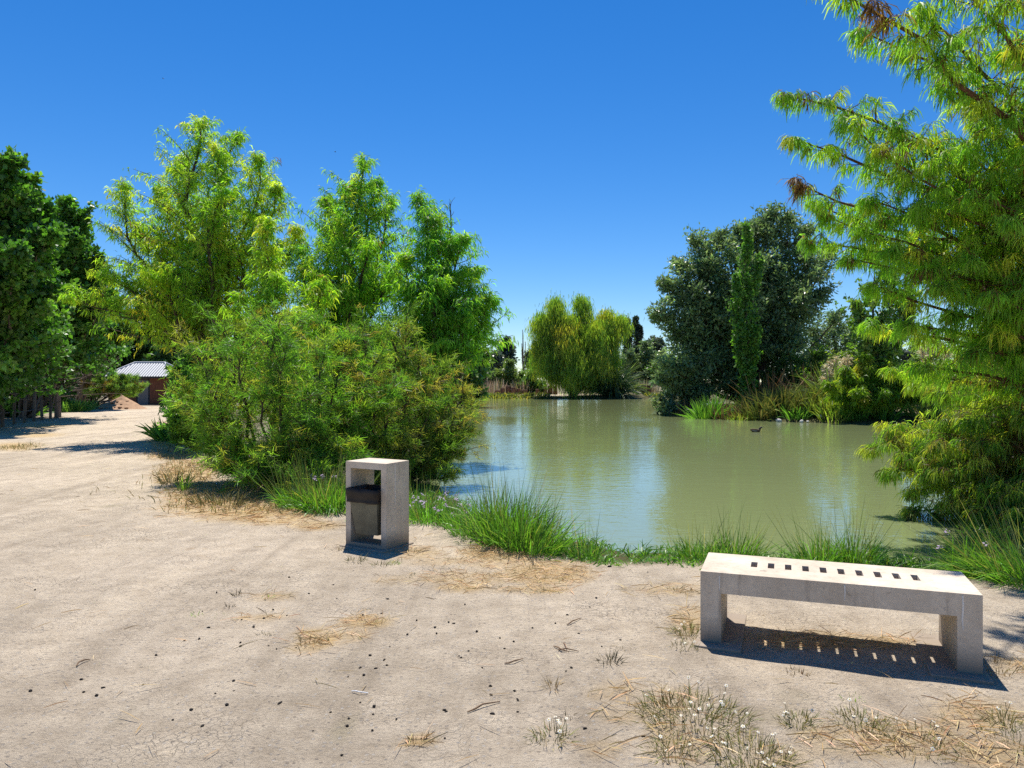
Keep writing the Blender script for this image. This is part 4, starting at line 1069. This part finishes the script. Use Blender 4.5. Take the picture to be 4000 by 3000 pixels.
# ------------------------------------------------------------------ concrete bench and litter bin
def cells(name, xs, ys, zs, solid, mat, parent, bevel=.004, keep=None):
    """solid built of box cells, faces only where solid meets air"""
    bm = bmesh.new(); vm = {}

    def v(i, j, k):
        if (i, j, k) not in vm: vm[(i, j, k)] = bm.verts.new((xs[i], ys[j], zs[k]))
        return vm[(i, j, k)]
    nx, ny, nz = len(xs) - 1, len(ys) - 1, len(zs) - 1
    S = lambda i, j, k: 0 <= i < nx and 0 <= j < ny and 0 <= k < nz and solid(i, j, k)
    for i in range(nx):
        for j in range(ny):
            for k in range(nz):
                if not S(i, j, k): continue
                for (di, dj, dk, q) in [(-1, 0, 0, [(0, 0, 0), (0, 0, 1), (0, 1, 1), (0, 1, 0)]), (1, 0, 0, [(1, 0, 0), (1, 1, 0), (1, 1, 1), (1, 0, 1)]), (0, -1, 0, [(0, 0, 0), (1, 0, 0), (1, 0, 1), (0, 0, 1)]),
                                        (0, 1, 0, [(0, 1, 0), (0, 1, 1), (1, 1, 1), (1, 1, 0)]), (0, 0, -1, [(0, 0, 0), (0, 1, 0), (1, 1, 0), (1, 0, 0)]), (0, 0, 1, [(0, 0, 1), (1, 0, 1), (1, 1, 1), (0, 1, 1)])]:
                    if not S(i + di, j + dj, k + dk):
                        bm.faces.new([v(i + a, j + b, k + c) for a, b, c in q])
    ed = [e for e in bm.edges if len(e.link_faces) == 2 and e.calc_face_angle(0) > .5 and (keep is None or keep(e))]
    if bevel: bmesh.ops.bevel(bm, geom=ed, offset=bevel, segments=2, affect='EDGES', profile=.5)
    me = bpy.data.meshes.new(name); bm.to_mesh(me); bm.free()
    return link(name, me, mat, parent)


bench = empty("park_bench", (1.142, 4.514, 0.0), "low pale concrete bench with a row of slots facing the pond", "bench")
bench.rotation_euler = (0, 0, math.atan2(-.344, .939))
BL, BD, BH, BT, LW = 1.48, .52, .44, .125, .12
xs = [0.0, LW]
for k in range(10):
    c = .30 + k * .0998
    xs += [c - .019, c + .019]
xs += [BL - LW, BL]
ys = [0, .212, .345, BD]
slotcols = set(range(2, 2 + 20, 2))
seat = cells("seat", xs, ys, [BH - BT, BH], lambda i, j, k: not (i in slotcols and j == 1), M['concrete'], bench, .005,
             keep=lambda e: not (abs(e.verts[0].co.z - (BH - BT)) < 1e-5 and abs(e.verts[1].co.z - (BH - BT)) < 1e-5))
for x0 in (0, BL - LW):
    cells("leg", [x0, x0 + LW], [0, BD], [-.03, BH - BT], lambda i, j, k: True, M['concrete'], bench, .005, keep=lambda e: abs(e.verts[0].co.z - e.verts[1].co.z) > .05)
box("footing", (-.03, LW + .12, -.09, BD + .1, -.05, .018), M['concrete'], bench, .006)
box("footing", (BL - LW - .14, BL + .03, -.09, BD + .1, -.05, .014), M['concrete'], bench, .006)
# pale drips of lime down the front
m_drip = plain_mat("white_drip", (.72, .68, .62), .7, .3, .1)


def drip(parent, pts, w, n):
    """thin raised run on a face with outward normal n"""
    pts = np.array(pts, float); n = np.array(n, float)
    side = np.cross(n, UP)
    V, F = [], []
    for i, p in enumerate(pts):
        ww = w * (1.0 if i < len(pts) - 1 else .5)
        V += [p - side * ww / 2 + n * .0008, p + n * .003, p + side * ww / 2 + n * .0008]
    for i in range(len(pts) - 1):
        a = 3 * i
        F += [(a, a + 1, a + 4, a + 3), (a + 1, a + 2, a + 5, a + 4)]
    return poly("paint_drip", V, F, m_drip, parent)


drip(bench, [(.80, 0, .43), (.802, 0, .39), (.80, 0, .34)], .007, (0, -1, 0))
drip(bench, [(1.385, 0, .43), (1.388, 0, .37), (1.384, 0, .30), (1.388, 0, .24)], .009, (0, -1, 0))
drip(bench, [(.11, 0, .42), (.112, 0, .36), (.11, 0, .33)], .006, (0, -1, 0))

litter = empty("litter_bin", (-1.602, 7.181, 0.0), "concrete litter bin housing with a grey bucket and black liner bag inside", "litter bin")
litter.rotation_euler = (0, 0, math.atan2(-.242, .429))
W, D, H = .495, .345, .815
cells("housing", [0, .062, W - .062, W], [0, D], [-.04, .045, H - .062, H], lambda i, j, k: not (i == 1 and k == 1), M['concrete'], litter, .006)
box("plinth", (-.025, W + .03, -.07, D + .04, -.06, .016), M['concrete'], litter, .008)
drip(litter, [(W, .13, H - .01), (W, .132, .66), (W, .128, .55), (W, .133, .54), (W, .131, .47), (W, .13, .41)], .009, (1, 0, 0))
m_bucket = plain_mat("grey_green_metal", (.12, .12, .09), .5, .4, .3, 7, .15, 25, metal=.3)
m_bag = plain_mat("black_plastic_bag", (.03, .023, .018), .55, .25, .3, 9, .9, 9)


def bucket_ring(z, x0, x1, y0, y1, n=9, wob=0.0, rr=None):
    pts = []
    for (a, b) in [((x0, y0), (x1, y0)), ((x1, y0), (x1, y1)), ((x1, y1), (x0, y1)), ((x0, y1), (x0, y0))]:
        for t in np.arange(n) / n:
            p = np.array([a[0] + (b[0] - a[0]) * t, a[1] + (b[1] - a[1]) * t, z])
            if wob: p += rr.normal(size=3) * wob
            pts.append(p)
    return pts


def ring_mesh(name, rings, mat, parent, cap=None, smooth=True):
    k = len(rings[0]); V = [p for r in rings for p in r]
    F = [(i * k + j, i * k + (j + 1) % k, (i + 1) * k + (j + 1) % k, (i + 1) * k + j) for i in range(len(rings) - 1) for j in range(k)]
    if cap is not None: F.append(tuple(cap * k + j for j in range(k)))
    return poly(name, V, F, mat, parent, smooth=smooth)


tiltY = lambda z: -.062 * (z - .1) / .45
BR = lambda z: (.068 + .045 * (.56 - z) / .45, W - .07 - .045 * (.56 - z) / .45)
rings = []
for z in (.13, .3, .45, .56):
    x0, x1 = BR(z); rings.append(bucket_ring(z, x0 + .003, x1 - .003, tiltY(z) + .03 * (.56 - z) + .008, .27 + tiltY(z) * .6 - .05 * (.56 - z)))
inner = [bucket_ring(z, BR(z)[0] + .012, BR(z)[1] - .012, tiltY(z) + .03 * (.56 - z) + .018, .26 + tiltY(z) * .6 - .05 * (.56 - z)) for z in (.56, .3, .15)]
bucket = ring_mesh("bucket", rings + inner, m_bucket, litter, cap=len(rings) + 2, smooth=False)
rr = np.random.default_rng(210)
bag = []
for z, e in ((.435, .010), (.445, .016), (.455, .008), (.49, .012), (.53, .010), (.566, .008), (.570, .0), (.56, -.02), (.45, -.03), (.3, -.03)):
    x0, x1 = BR(min(z, .56)); 
    bag.append(bucket_ring(z, x0 - e, x1 + e, tiltY(min(z, .56)) - e, .27 + tiltY(min(z, .56)) * .6 + e, wob=.0022, rr=rr))
ring_mesh("liner_bag", bag, m_bag, litter, cap=len(bag) - 1)
for sx in (.066, W - .066):
    V, Q = tube_batch(np.array([[(sx - .03, .14, .40), (sx + .03, .14, .40)]]), np.full((1, 2), .012), 8)
    quads("pivot", V, Q, m_bucket, litter, smooth=True)

# ------------------------------------------------------------------ near shore plants
GRASS = [((.075, .175, .022), 4), ((.05, .125, .02), 4), ((.11, .215, .03), 2), ((.19, .20, .05), .5)]


def field(name, label, seed, n, xr, yr, prob, L, w, lean, pal, mat, droop, segs=2, kind="stuff"):
    rng = np.random.default_rng(seed)
    x = rng.uniform(*xr, n); y = rng.uniform(*yr, n)
    k = rng.random(n) < prob(x, y)
    x, y = x[k], y[k]; n = len(x)
    p = np.stack([x, y, terrain(x, y) - .01], -1)
    d = unit(np.stack([rng.normal(size=n) * lean, rng.normal(size=n) * lean, np.ones(n)], -1))
    LL = L(x, y, rng) if callable(L) else L * rng.uniform(.5, 1.4, n)
    V, Q, own = ribbons(rng, p, d, LL, w * rng.uniform(.7, 1.3, n), droop * rng.uniform(.3, 1.6, n), segs, .15)
    o = quads(name, V, Q, M[mat], col=tints(rng, n, pal, gain=1.35 if mat == 'grass' else 1.0)[own])
    return setprops(o, label, kind=kind, cat=None)


def turf_p(x, y):
    d = pond_dist(x, y)
    e = 1.45 + (fnoise(x * 1.1, y * 1.1, 21) - .5) * 1.5 + .55 * sstep(-.6, -1.8, x)
    dens = .35 + .65 * sstep(.25, .6, fnoise(x * 2.0, y * 2.0, 22))
    return np.where((d > -.12) & (d < e), dens * sstep(e, e - .35, d), 0)


field("shore_grass", None, 301, 40000, (-3.6, 6.6), (5.0, 13.2), turf_p, lambda x, y, r: (.07 + .17 * sstep(1.4, .2, pond_dist(x, y)) * fnoise(x * 1.3, y * 1.3, 24)) * r.uniform(.5, 1.5, len(x)) + .04, .0125, .8, GRASS, 'grass', .9)


def dry_p(x, y):
    return straw_amount(x, y) * (pond_dist(x, y) > .8)


rng = np.random.default_rng(310)


def straw_field(name, seed, n, xr, yr, Lr, w):
    rng = np.random.default_rng(seed)
    x = rng.uniform(*xr, n); y = yr[0] * (yr[1] / yr[0]) ** rng.random(n)
    k = rng.random(n) < dry_p(x, y) * .9 + .006
    x, y = x[k], y[k]; n = len(x)
    a = rng.random(n) * 2 * np.pi; el = np.abs(rng.normal(size=n)) * .16 + .02
    d = np.stack([np.cos(a) * np.cos(el), np.sin(a) * np.cos(el), np.sin(el)], -1)
    p = np.stack([x, y, terrain(x, y) + .004 + rng.random(n) * .01], -1)
    V, Q, own = ribbons(rng, p, d, rng.uniform(*Lr, n), w * rng.uniform(.6, 1.3, n), .12, 2, .5)
    o = quads(name, V, Q, M['straw'], col=tints(rng, n, [((.58, .40, .20), 3), ((.48, .31, .14), 2), ((.66, .50, .30), 1), ((.34, .25, .12), .8)])[own])
    return setprops(o, kind="stuff")


straw_field("fallen_straw", 311, 42000, (-4.2, 5.2), (3.0, 7.6), (.05, .16), .0048)
straw_field("fallen_straw", 312, 30000, (-9.5, 1.0), (7.0, 16.0), (.06, .18), .007)
field("stubble_grass", None, 313, 26000, (-4, 5), (3.0, 8.0), lambda x, y: .3 * dry_p(x, y) * sstep(.45, .6, fnoise(x * 2.5, y * 2.5, 33)), .06, .0045, .6, [((.50, .36, .16), 3), ((.30, .27, .09), 2), ((.16, .19, .05), 1.5)], 'straw', .5)
field("verge_grass", None, 314, 30000, (-12, -1.2), (8.8, 20), lambda x, y: .8 * dry_p(x, y) + .05 * (pond_dist(x, y) < 5) * (x > -6) * (y > 9.8), .10, .010, .5, [((.45, .32, .14), 3), ((.24, .24, .07), 2), ((.12, .17, .04), 1.5)], 'straw', .5)

RUSH = [((.06, .15, .02), 4), ((.09, .19, .028), 3), ((.04, .09, .022), 2), ((.16, .20, .06), 1)]
for i, (px, d, n, L, w_, sp, lean, ld, lab) in enumerate([
        (1095, 7.35, 620, .66, .0075, .26, .22, (.05, 0, 0), "tallest tuft of dark green rushes just right of the litter bin"),
        (1150, 7.0, 420, .52, .0075, .22, .32, (.12, 0, 0), "bushy green rush tuft at the right foot of the tallest one"),
        (1035, 7.75, 320, .45, .008, .25, .3, None, "leafy green tuft between the flowers and the tall rushes"),
        (1262, 6.95, 170, .40, .006, .16, .25, (-.08, 0, 0), "small thin rush tuft left of the gap in the shore grass"),
        (1510, 7.1, 300, .36, .0065, .25, .4, None, "loose rush tuft behind the bench's left end"),
        (1590, 7.15, 420, .44, .0065, .22, .35, (.05, 0, 0), "dense spiky rush tuft behind the bench's first slots"),
        (1765, 6.9, 330, .44, .0065, .17, .32, (-.1, 0, 0), "upright rush tuft behind the middle of the bench"),
        (1848, 6.9, 420, .46, .0065, .19, .3, (.08, 0, 0), "upright rush tuft right of the one behind the bench's middle"),
        (2175, 6.2, 620, .58, .0075, .3, .5, (-.45, .1, 0), "large rush tuft leaning left beside the bench's right end"),
        (2235, 5.9, 500, .5, .0075, .3, .45, (-.2, 0, 0), "green rush tuft at the right edge behind the bench"),
        (2110, 6.5, 260, .34, .0075, .25, .5, (-.3, 0, 0), "short grass tuft right behind the bench's right end"),
        (930, 8.6, 420, .34, .0085, .35, .45, None, "green leafy patch under the purple flowers"),
        (905, 9.4, 300, .5, .0075, .3, .4, None, "tall thin grass at the water's edge behind the litter bin"),
        (690, 9.5, 1100, .5, .010, .5, .4, None, "bright green grass patch left of the litter bin"),
        (722, 9.2, 900, .5, .010, .4, .4, None, "bright green tall grass behind the litter bin's left side"),
        (650, 10.6, 300, .45, .009, .35, .4, None, "green grass at the shaded foot of the willow shrub")]):
    rt = clump("rush_tuft", lab, "grass", gbase(px, d) + np.array([0, 0, .05]), 320 + i, int(n * (1.1 if i < 3 else .8)), L * (.66 if i < 3 else .54), w_ * 1.15, sp * (1.15 if i < 3 else .95), lean * 1.5, RUSH if i < 11 else GRASS, droop=.6 if i < 11 else .9, group="rush and grass tufts on the near shore", lean_dir=ld, segs=3, var=.6)
    clump("", "", "", gbase(px, d) + np.array([0, 0, .05]), 720 + i, int(n * .16), L * 1.12, w_ * .6, sp, lean, [((.05, .085, .03), 3), ((.12, .13, .06), 1), ((.22, .18, .09), 1)], droop=.18, lean_dir=ld, segs=3, part="stalks", root=rt, var=.4)

for i, (px, d, n, sp, lab) in enumerate([(925, 8.5, 12, .20, "pale purple wildflowers just right of the litter bin"), (980, 8.2, 13, .22, "pale purple wildflowers between the bin and the tall rushes"), (722, 9.9, 9, .3, "pale purple wildflowers left of the litter bin"), (2085, 6.4, 4, .14, "pale purple wildflowers at the bench's right end")]):
    b = gbase(px, d) + np.array([0, 0, .05]); rr = np.random.default_rng(350 + i)
    root = clump("wildflower", lab, "flowers", b, 360 + i, 50, .3, .012, sp, .4, GRASS, droop=.3, group="purple wildflowers on the near shore", part="stems")
    pts = []
    for j in range(n):
        c = np.array([rr.uniform(-sp, sp) * 1.2, rr.uniform(-sp, sp), rr.uniform(.16, .36)])
        pts += [c + rr.normal(size=3) * np.array([.012, .012, .014]) for _ in range(9)]
    flower_heads(root, 370 + i, pts, .012, (.46, .36, .50), name="blossoms")

# daisies and dry weeds in the foreground
DAISY = [((.20, .22, .05), 3), ((.30, .25, .08), 3), ((.14, .18, .045), 2.5), ((.42, .31, .13), 1.5)]
for i, (px, py, n, sp, L, nf, lab) in enumerate([
        (1500, 1552, 520, .22, .10, 34, "largest patch of white daisies among dry weeds, left of the bench's front"), (1190, 1600, 90, .075, .09, 9, "small daisy plant alone on bare soil at the bottom centre"), (1625, 1640, 360, .15, .09, 26, "daisy clump at the bottom edge below the largest patch"),
        (1725, 1560, 150, .075, .07, 9, "small daisy clump in front of the bench's left half"), (1858, 1562, 200, .10, .075, 8, "sparse daisy weed in front of the bench's middle"), (1980, 1603, 320, .17, .06, 9, "low dry weed patch in front of the bench's right half"),
        (2172, 1560, 90, .06, .09, 4, "upright weed with few white flowers at the right edge"), (1455, 1628, 150, .09, .08, 7, "greenish daisy weed at the bottom left of the largest patch"), (1488, 1372, 150, .09, .10, 5, "dry weeds standing against the bench's left leg"), (1482, 1402, 90, .07, .06, 3, "low yellowish weeds below the bench's left leg"),
        (2195, 1600, 160, .12, .07, 4, "dry weed patch in the bottom right corner"), (745, 1338 - 205, 1, .01, .02, 1, None)]):
    if lab is None: continue
    b = G(px, py); b[2] = tz(b)
    root = clump("daisy_weed", lab, "weeds", b, 400 + i, int(n * 1.7), L * .72, .0034, sp * 1.15, .85, DAISY, mat='straw', droop=.6, group="daisy weeds in the foreground", part="stems", var=.5)
    rr = np.random.default_rng(420 + i)
    nf = max(3, int(nf * .7)); a = rr.random(nf) * 6.28; r_ = np.sqrt(rr.random(nf)) * sp * 1.15
    pts = np.stack([np.cos(a) * r_, np.sin(a) * r_, L * rr.uniform(.5, 1.0, nf)], -1)
    flower_heads(root, 440 + i, pts, .0095, (.78, .76, .68), (.62, .45, .05), name="flower_heads")
    ns = len(pts)
    foot = pts * np.array([.8, .8, 0])
    V, Q = tube_batch(np.stack([foot, (foot + pts) / 2 + rr.normal(size=(ns, 3)) * .006, pts], 1), np.full((ns, 3), .0014), 3)
    st = quads("flower_stalks", V, Q, M['straw'], root, col=np.tile([.16, .17, .06], (len(Q), 1))); st["kind"] = "stuff"
TUFT = dict(g=[((.09, .17, .03), 3), ((.14, .18, .05), 1)], d=[((.36, .25, .11), 3), ((.22, .17, .08), 2)], k=[((.075, .07, .035), 3), ((.12, .10, .05), 1)], o=[((.2, .19, .08), 2), ((.13, .14, .05), 1)])
for i, (px, py, k, n, sp, L, lab) in enumerate([
        (425, 1328, 'g', 70, .05, .03, "small green grass tuft on the bare path, left of the straw line"), (475, 1330, 'g', 40, .05, .025, "thin green tuft at the start of the straw line"), (578, 1289, 'g', 60, .06, .03, "green tuft among straw above the straw line"), (330, 1214, 'o', 30, .05, .02, "flat yellowish tuft on the path"),
        (1318, 1432, 'k', 60, .06, .075, "dark stubby upright sedge on the cracked soil"), (515, 1285, 'k', 30, .03, .05, "small dark dry tuft on the path"), (495, 1312, 'k', 20, .03, .045, "tiny dark twiggy tuft below the small dark one"), (670, 1388, 'd', 60, .06, .05, "dry straw tuft on the straw patch left of centre"),
        (905, 1605, 'd', 110, .05, .035, "low golden straw tuft alone at the bottom centre"), (1450, 1522, 'd', 70, .06, .06, "upright dry stalks left of the largest daisies"), (1195, 1490, 'd', 26, .04, .07, "thin dry stalks on bare soil below centre"), (1225, 1555, 'k', 26, .03, .05, "small dead twiggy weed left of the daisy plant"),
        (1470, 1278, 'o', 120, .09, .035, "yellow-green turf tuft left of the bench"), (880, 1246, 'o', 70, .09, .03, "grey-green grass lying right below the bin"), (850, 1217, 'g', 60, .05, .05, "green tuft at the bin shadow's tip"), (575, 1372, 'o', 30, .04, .035, "sparse weed with tiny pale heads on the path"),
        (1360, 1402, 'o', 30, .05, .03, "faint green sprouts on cracked soil right of centre"), (1080, 1270, 'o', 60, .07, .03, "grey-green tuft in the straw near the shore"), (1845, 1508, 'g', 50, .06, .03, "green tuft in front of the bench's shadow"), (1720, 1455, 'd', 60, .06, .04, "straw tuft at the front edge of the bench's shadow"),
        (370, 1045, 'o', 60, .15, .22, "dry verge weed at the scrub's left foot"), (480, 1090, 'o', 160, .35, .16, "pale weeds with tiny flowers on the straw verge"), (395, 1060, 'g', 30, .06, .3, "single leafy stalk on the verge"), (770, 1212, 'o', 70, .09, .07, "small weeds growing against the litter bin's front foot"), (822, 1222, 'o', 50, .06, .06, "tiny weeds at the litter bin's front corner"), (893, 1192, 'o', 40, .06, .05, "dry sprigs at the right rear foot of the litter bin"), (735, 1188, 'd', 40, .06, .05, "dry sprigs at the left foot of the litter bin"), (2150, 1440, 'd', 90, .12, .07, "dry grass right behind the bench's right leg")]):
    b = G(px, py); b[2] = tz(b)
    clump("grass_tuft", lab, "grass", b, 460 + i, n, L, .0045 if py > 1150 else .012, sp, .7, TUFT[k], mat='grass' if k == 'g' else 'straw', droop=.5, group="scattered tufts on the bare soil", segs=2, var=.5)
flo = None

# dark round droppings scattered over the soil
m_pod = plain_mat("dark_pellet", (.022, .017, .014), .75, .3, .4, 60, .5, 120)
rr = np.random.default_rng(500)
protos = []
for q in range(5):
    bm = bmesh.new(); bmesh.ops.create_icosphere(bm, subdivisions=2, radius=1)
    for v in bm.verts: v.co *= 1 + .16 * math.sin(v.co.x * 3 + q) + .12 * math.sin(v.co.y * 4 + q * 2)
    for f in bm.faces: f.smooth = True
    me = bpy.data.meshes.new("dark_pellet"); bm.to_mesh(me); bm.free(); me.materials.append(m_pod); protos.append(me)
spots = [(181, 1494), (209, 1502), (176, 1466), (66, 1492), (223, 1485), (505, 1492), (505, 1472), (806, 1546), (804, 1580), (830, 1428), (836, 1440), (812, 1446), (786, 1460), (800, 1418), (778, 1444), (752, 1462), (778, 1520), (808, 1530), (960, 1538), (964, 1541), (1060, 1486), (1061, 1504), (1064, 1546), (1118, 1540), (1118, 1514),
         (620, 1330), (590, 1318), (570, 1338), (548, 1356), (468, 1280), (450, 1356), (520, 1396), (580, 1396), (640, 1400), (1080, 1382), (1110, 1390), (1030, 1370), (1090, 1406), (980, 1350), (900, 1342), (940, 1358), (880, 1372), (1150, 1360), (1200, 1350), (1250, 1372), (1300, 1400), (1340, 1386), (1012, 1410), (996, 1424)]
while len(spots) < 100:
    px = rr.uniform(40, 1480); py = 1215 + 420 * rr.random() ** 1.3
    if px < 350 and rr.random() < .5: continue
    if 740 < px < 900 and py < 1230: continue
    spots.append((px, py))
for i, (px, py) in enumerate(spots):
    g = G(px, py); s = rr.choice([.005, .0065, .008, .0095], p=[.3, .35, .25, .1]) * rr.uniform(.85, 1.15)
    o = bpy.data.objects.new("dark_pellet", protos[i % 5]); COL.objects.link(o)
    o.location = (g[0], g[1], tz(g) + s * rr.uniform(.1, .6)); o.scale = (s * rr.uniform(.9, 1.9), s * rr.uniform(.7, 1.1), s * rr.uniform(.6, .95)); o.rotation_euler = (0, 0, rr.uniform(0, 6.28))
    setprops(o, "small dark round pellet lying on the bare pale soil", "pellet", "dark pellets on the soil")
# twigs and a white stick
m_twig = bark_mat("twig_bark", (.20, .13, .08)); m_white = plain_mat("white_plastic", (.75, .74, .72), .4, .4, .05)
for i, (p0, p1, lab) in enumerate([((760, 1497), (795, 1501), "thin white stick lying on the soil at the bottom centre"), ((1090, 1440), (1130, 1430), "brown curved twig on the soil right of centre"), ((1205, 1411), (1250, 1413), "straight pale twig on the cracked soil"), ((1196, 1402), (1230, 1415), "thin twig crossing the straight pale one"),
                                   ((1225, 1355), (1255, 1340), "short brown twig near the shore grass"), ((165, 1440), (195, 1425), "bent dark twig on the path at lower left"), ((1010, 1545), (1080, 1520), "long straw-coloured stalk at the bottom centre"), ((1500, 1450), (1640, 1478), "reddish twig lying in front of the bench")][:7] + []):
    a_, b_ = G(*p0), G(*p1); a_[2] = tz(a_) + .007; b_[2] = tz(b_) + .007
    mid = (a_ + b_) / 2 + np.array([rr.normal() * .015, rr.normal() * .02, .008])
    V, Q = tube_batch(np.array([[a_, (a_ + mid) / 2 + rr.normal(size=3) * .004, mid, b_]]) - a_, np.array([[.003, .0045, .0042, .0022]]) if i else np.full((1, 4), .003), 6)
    o = quads("stick" if i == 0 else "twig", V, Q, m_white if i == 0 else m_twig, smooth=True, loc=a_)
    setprops(o, lab, "stick" if i == 0 else "twig")

# ------------------------------------------------------------------ duck on the pond, birds in the sky
m_duck = plain_mat("brown_feathers", (.085, .05, .025), .7, .3, .5, 14, .3, 40)
m_head = plain_mat("dark_feathers", (.012, .014, .014), .5, .4, .3)
m_bill = plain_mat("duck_bill", (.10, .10, .09), .5, .4, .1)
m_pale = plain_mat("pale_feathers", (.5, .46, .4), .7, .3, .15)
dp = G(1633, 933, WATER_Z)
duck = empty("duck", dp, "small brown duck with a dark head swimming near the island", "duck")
R = [(-.215, .075, .012, .010), (-.19, .07, .035, .022), (-.13, .055, .068, .05), (-.05, .045, .088, .068), (.04, .04, .086, .068), (.10, .05, .066, .062), (.135, .085, .040, .042), (.150, .12, .030, .032), (.165, .15, .034, .034), (.185, .165, .036, .034), (.21, .163, .026, .024), (.225, .158, .012, .012)]
rings = []
for i, (x, z, ry, rz) in enumerate(R):
    t = np.array([R[min(i + 1, len(R) - 1)][0] - R[max(i - 1, 0)][0], 0, R[min(i + 1, len(R) - 1)][1] - R[max(i - 1, 0)][1]]); t = unit(t)
    nrm = np.cross(t, [0, 1, 0])
    rings.append(((x, 0, z), np.array([0, ry, 0]), nrm * rz))
body = loft("body", rings, m_duck, duck, 14)
hr = [(.128, .088, .043), (.150, .125, .036), (.165, .152, .038), (.187, .167, .040), (.208, .163, .031), (.224, .158, .017)]
loft("head_plumage", [((x, 0, z), (0, r * .95, 0), unit(np.array([-.6, 0, .8])) * r if i < 2 else (0, 0, r)) for i, (x, z, r) in enumerate(hr)], m_head, duck, 12)
loft("bill", [((.215, 0, .157), (0, .014, 0), (0, 0, .012)), ((.245, 0, .150), (0, .015, 0), (0, 0, .007)), ((.265, 0, .146), (0, .012, 0), (0, 0, .004))], m_bill, duck, 10)
for s in (-1, 1):
    loft("wing", [((-.20, s * .02, .092), (0, .012, 0), (0, 0, .008)), ((-.12, s * .058, .085), (0, .022, 0), (0, 0, .030)), ((-.02, s * .078, .072), (0, .020, 0), (0, 0, .042)), ((.06, s * .072, .066), (0, .014, 0), (0, 0, .030)), ((.08, s * .06, .066), (0, .004, 0), (0, 0, .008))], m_duck, duck, 10)
    loft("flank_stripe", [((-.17, s * .052, .052), (0, .004, 0), (0, 0, .006)), ((-.08, s * .086, .042), (0, .006, 0), (0, 0, .010)), ((.02, s * .09, .036), (0, .006, 0), (0, 0, .008))], m_pale, duck, 8)
for i, (px, py, lab) in enumerate([(352.5, 169.5, "tiny dark bird high in the sky above the left trees"), (724, 328, "tiny dark bird in the sky above the middle left cypress")]):
    p = A(px, py, 45)
    bird = empty("bird", p, lab, "bird")
    bird.rotation_euler = (0, .35, .5 * i)
    loft("body", [((-.06, 0, 0), (0, .006, 0), (0, 0, .004)), ((-.03, 0, 0), (0, .014, 0), (0, 0, .014)), ((.01, 0, 0), (0, .016, 0), (0, 0, .016)), ((.04, 0, .004), (0, .011, 0), (0, 0, .011)), ((.058, 0, .004), (0, .003, 0), (0, 0, .003))], m_head, bird, 8)
    for s in (-1, 1):
        poly("wing", [(.025, s * .008, .004), (.01, s * .07, .016), (-.03, s * .115, .010), (-.02, s * .06, .010), (-.02, s * .008, .002), (.025, s * .008, .0), (.01, s * .07, .013), (-.03, s * .115, .009), (-.02, s * .06, .007), (-.02, s * .008, -.001)],
             [(0, 1, 2, 3, 4), (9, 8, 7, 6, 5), (0, 5, 6, 1), (1, 6, 7, 2), (2, 7, 8, 3), (3, 8, 9, 4), (4, 9, 5, 0)], m_head, bird)
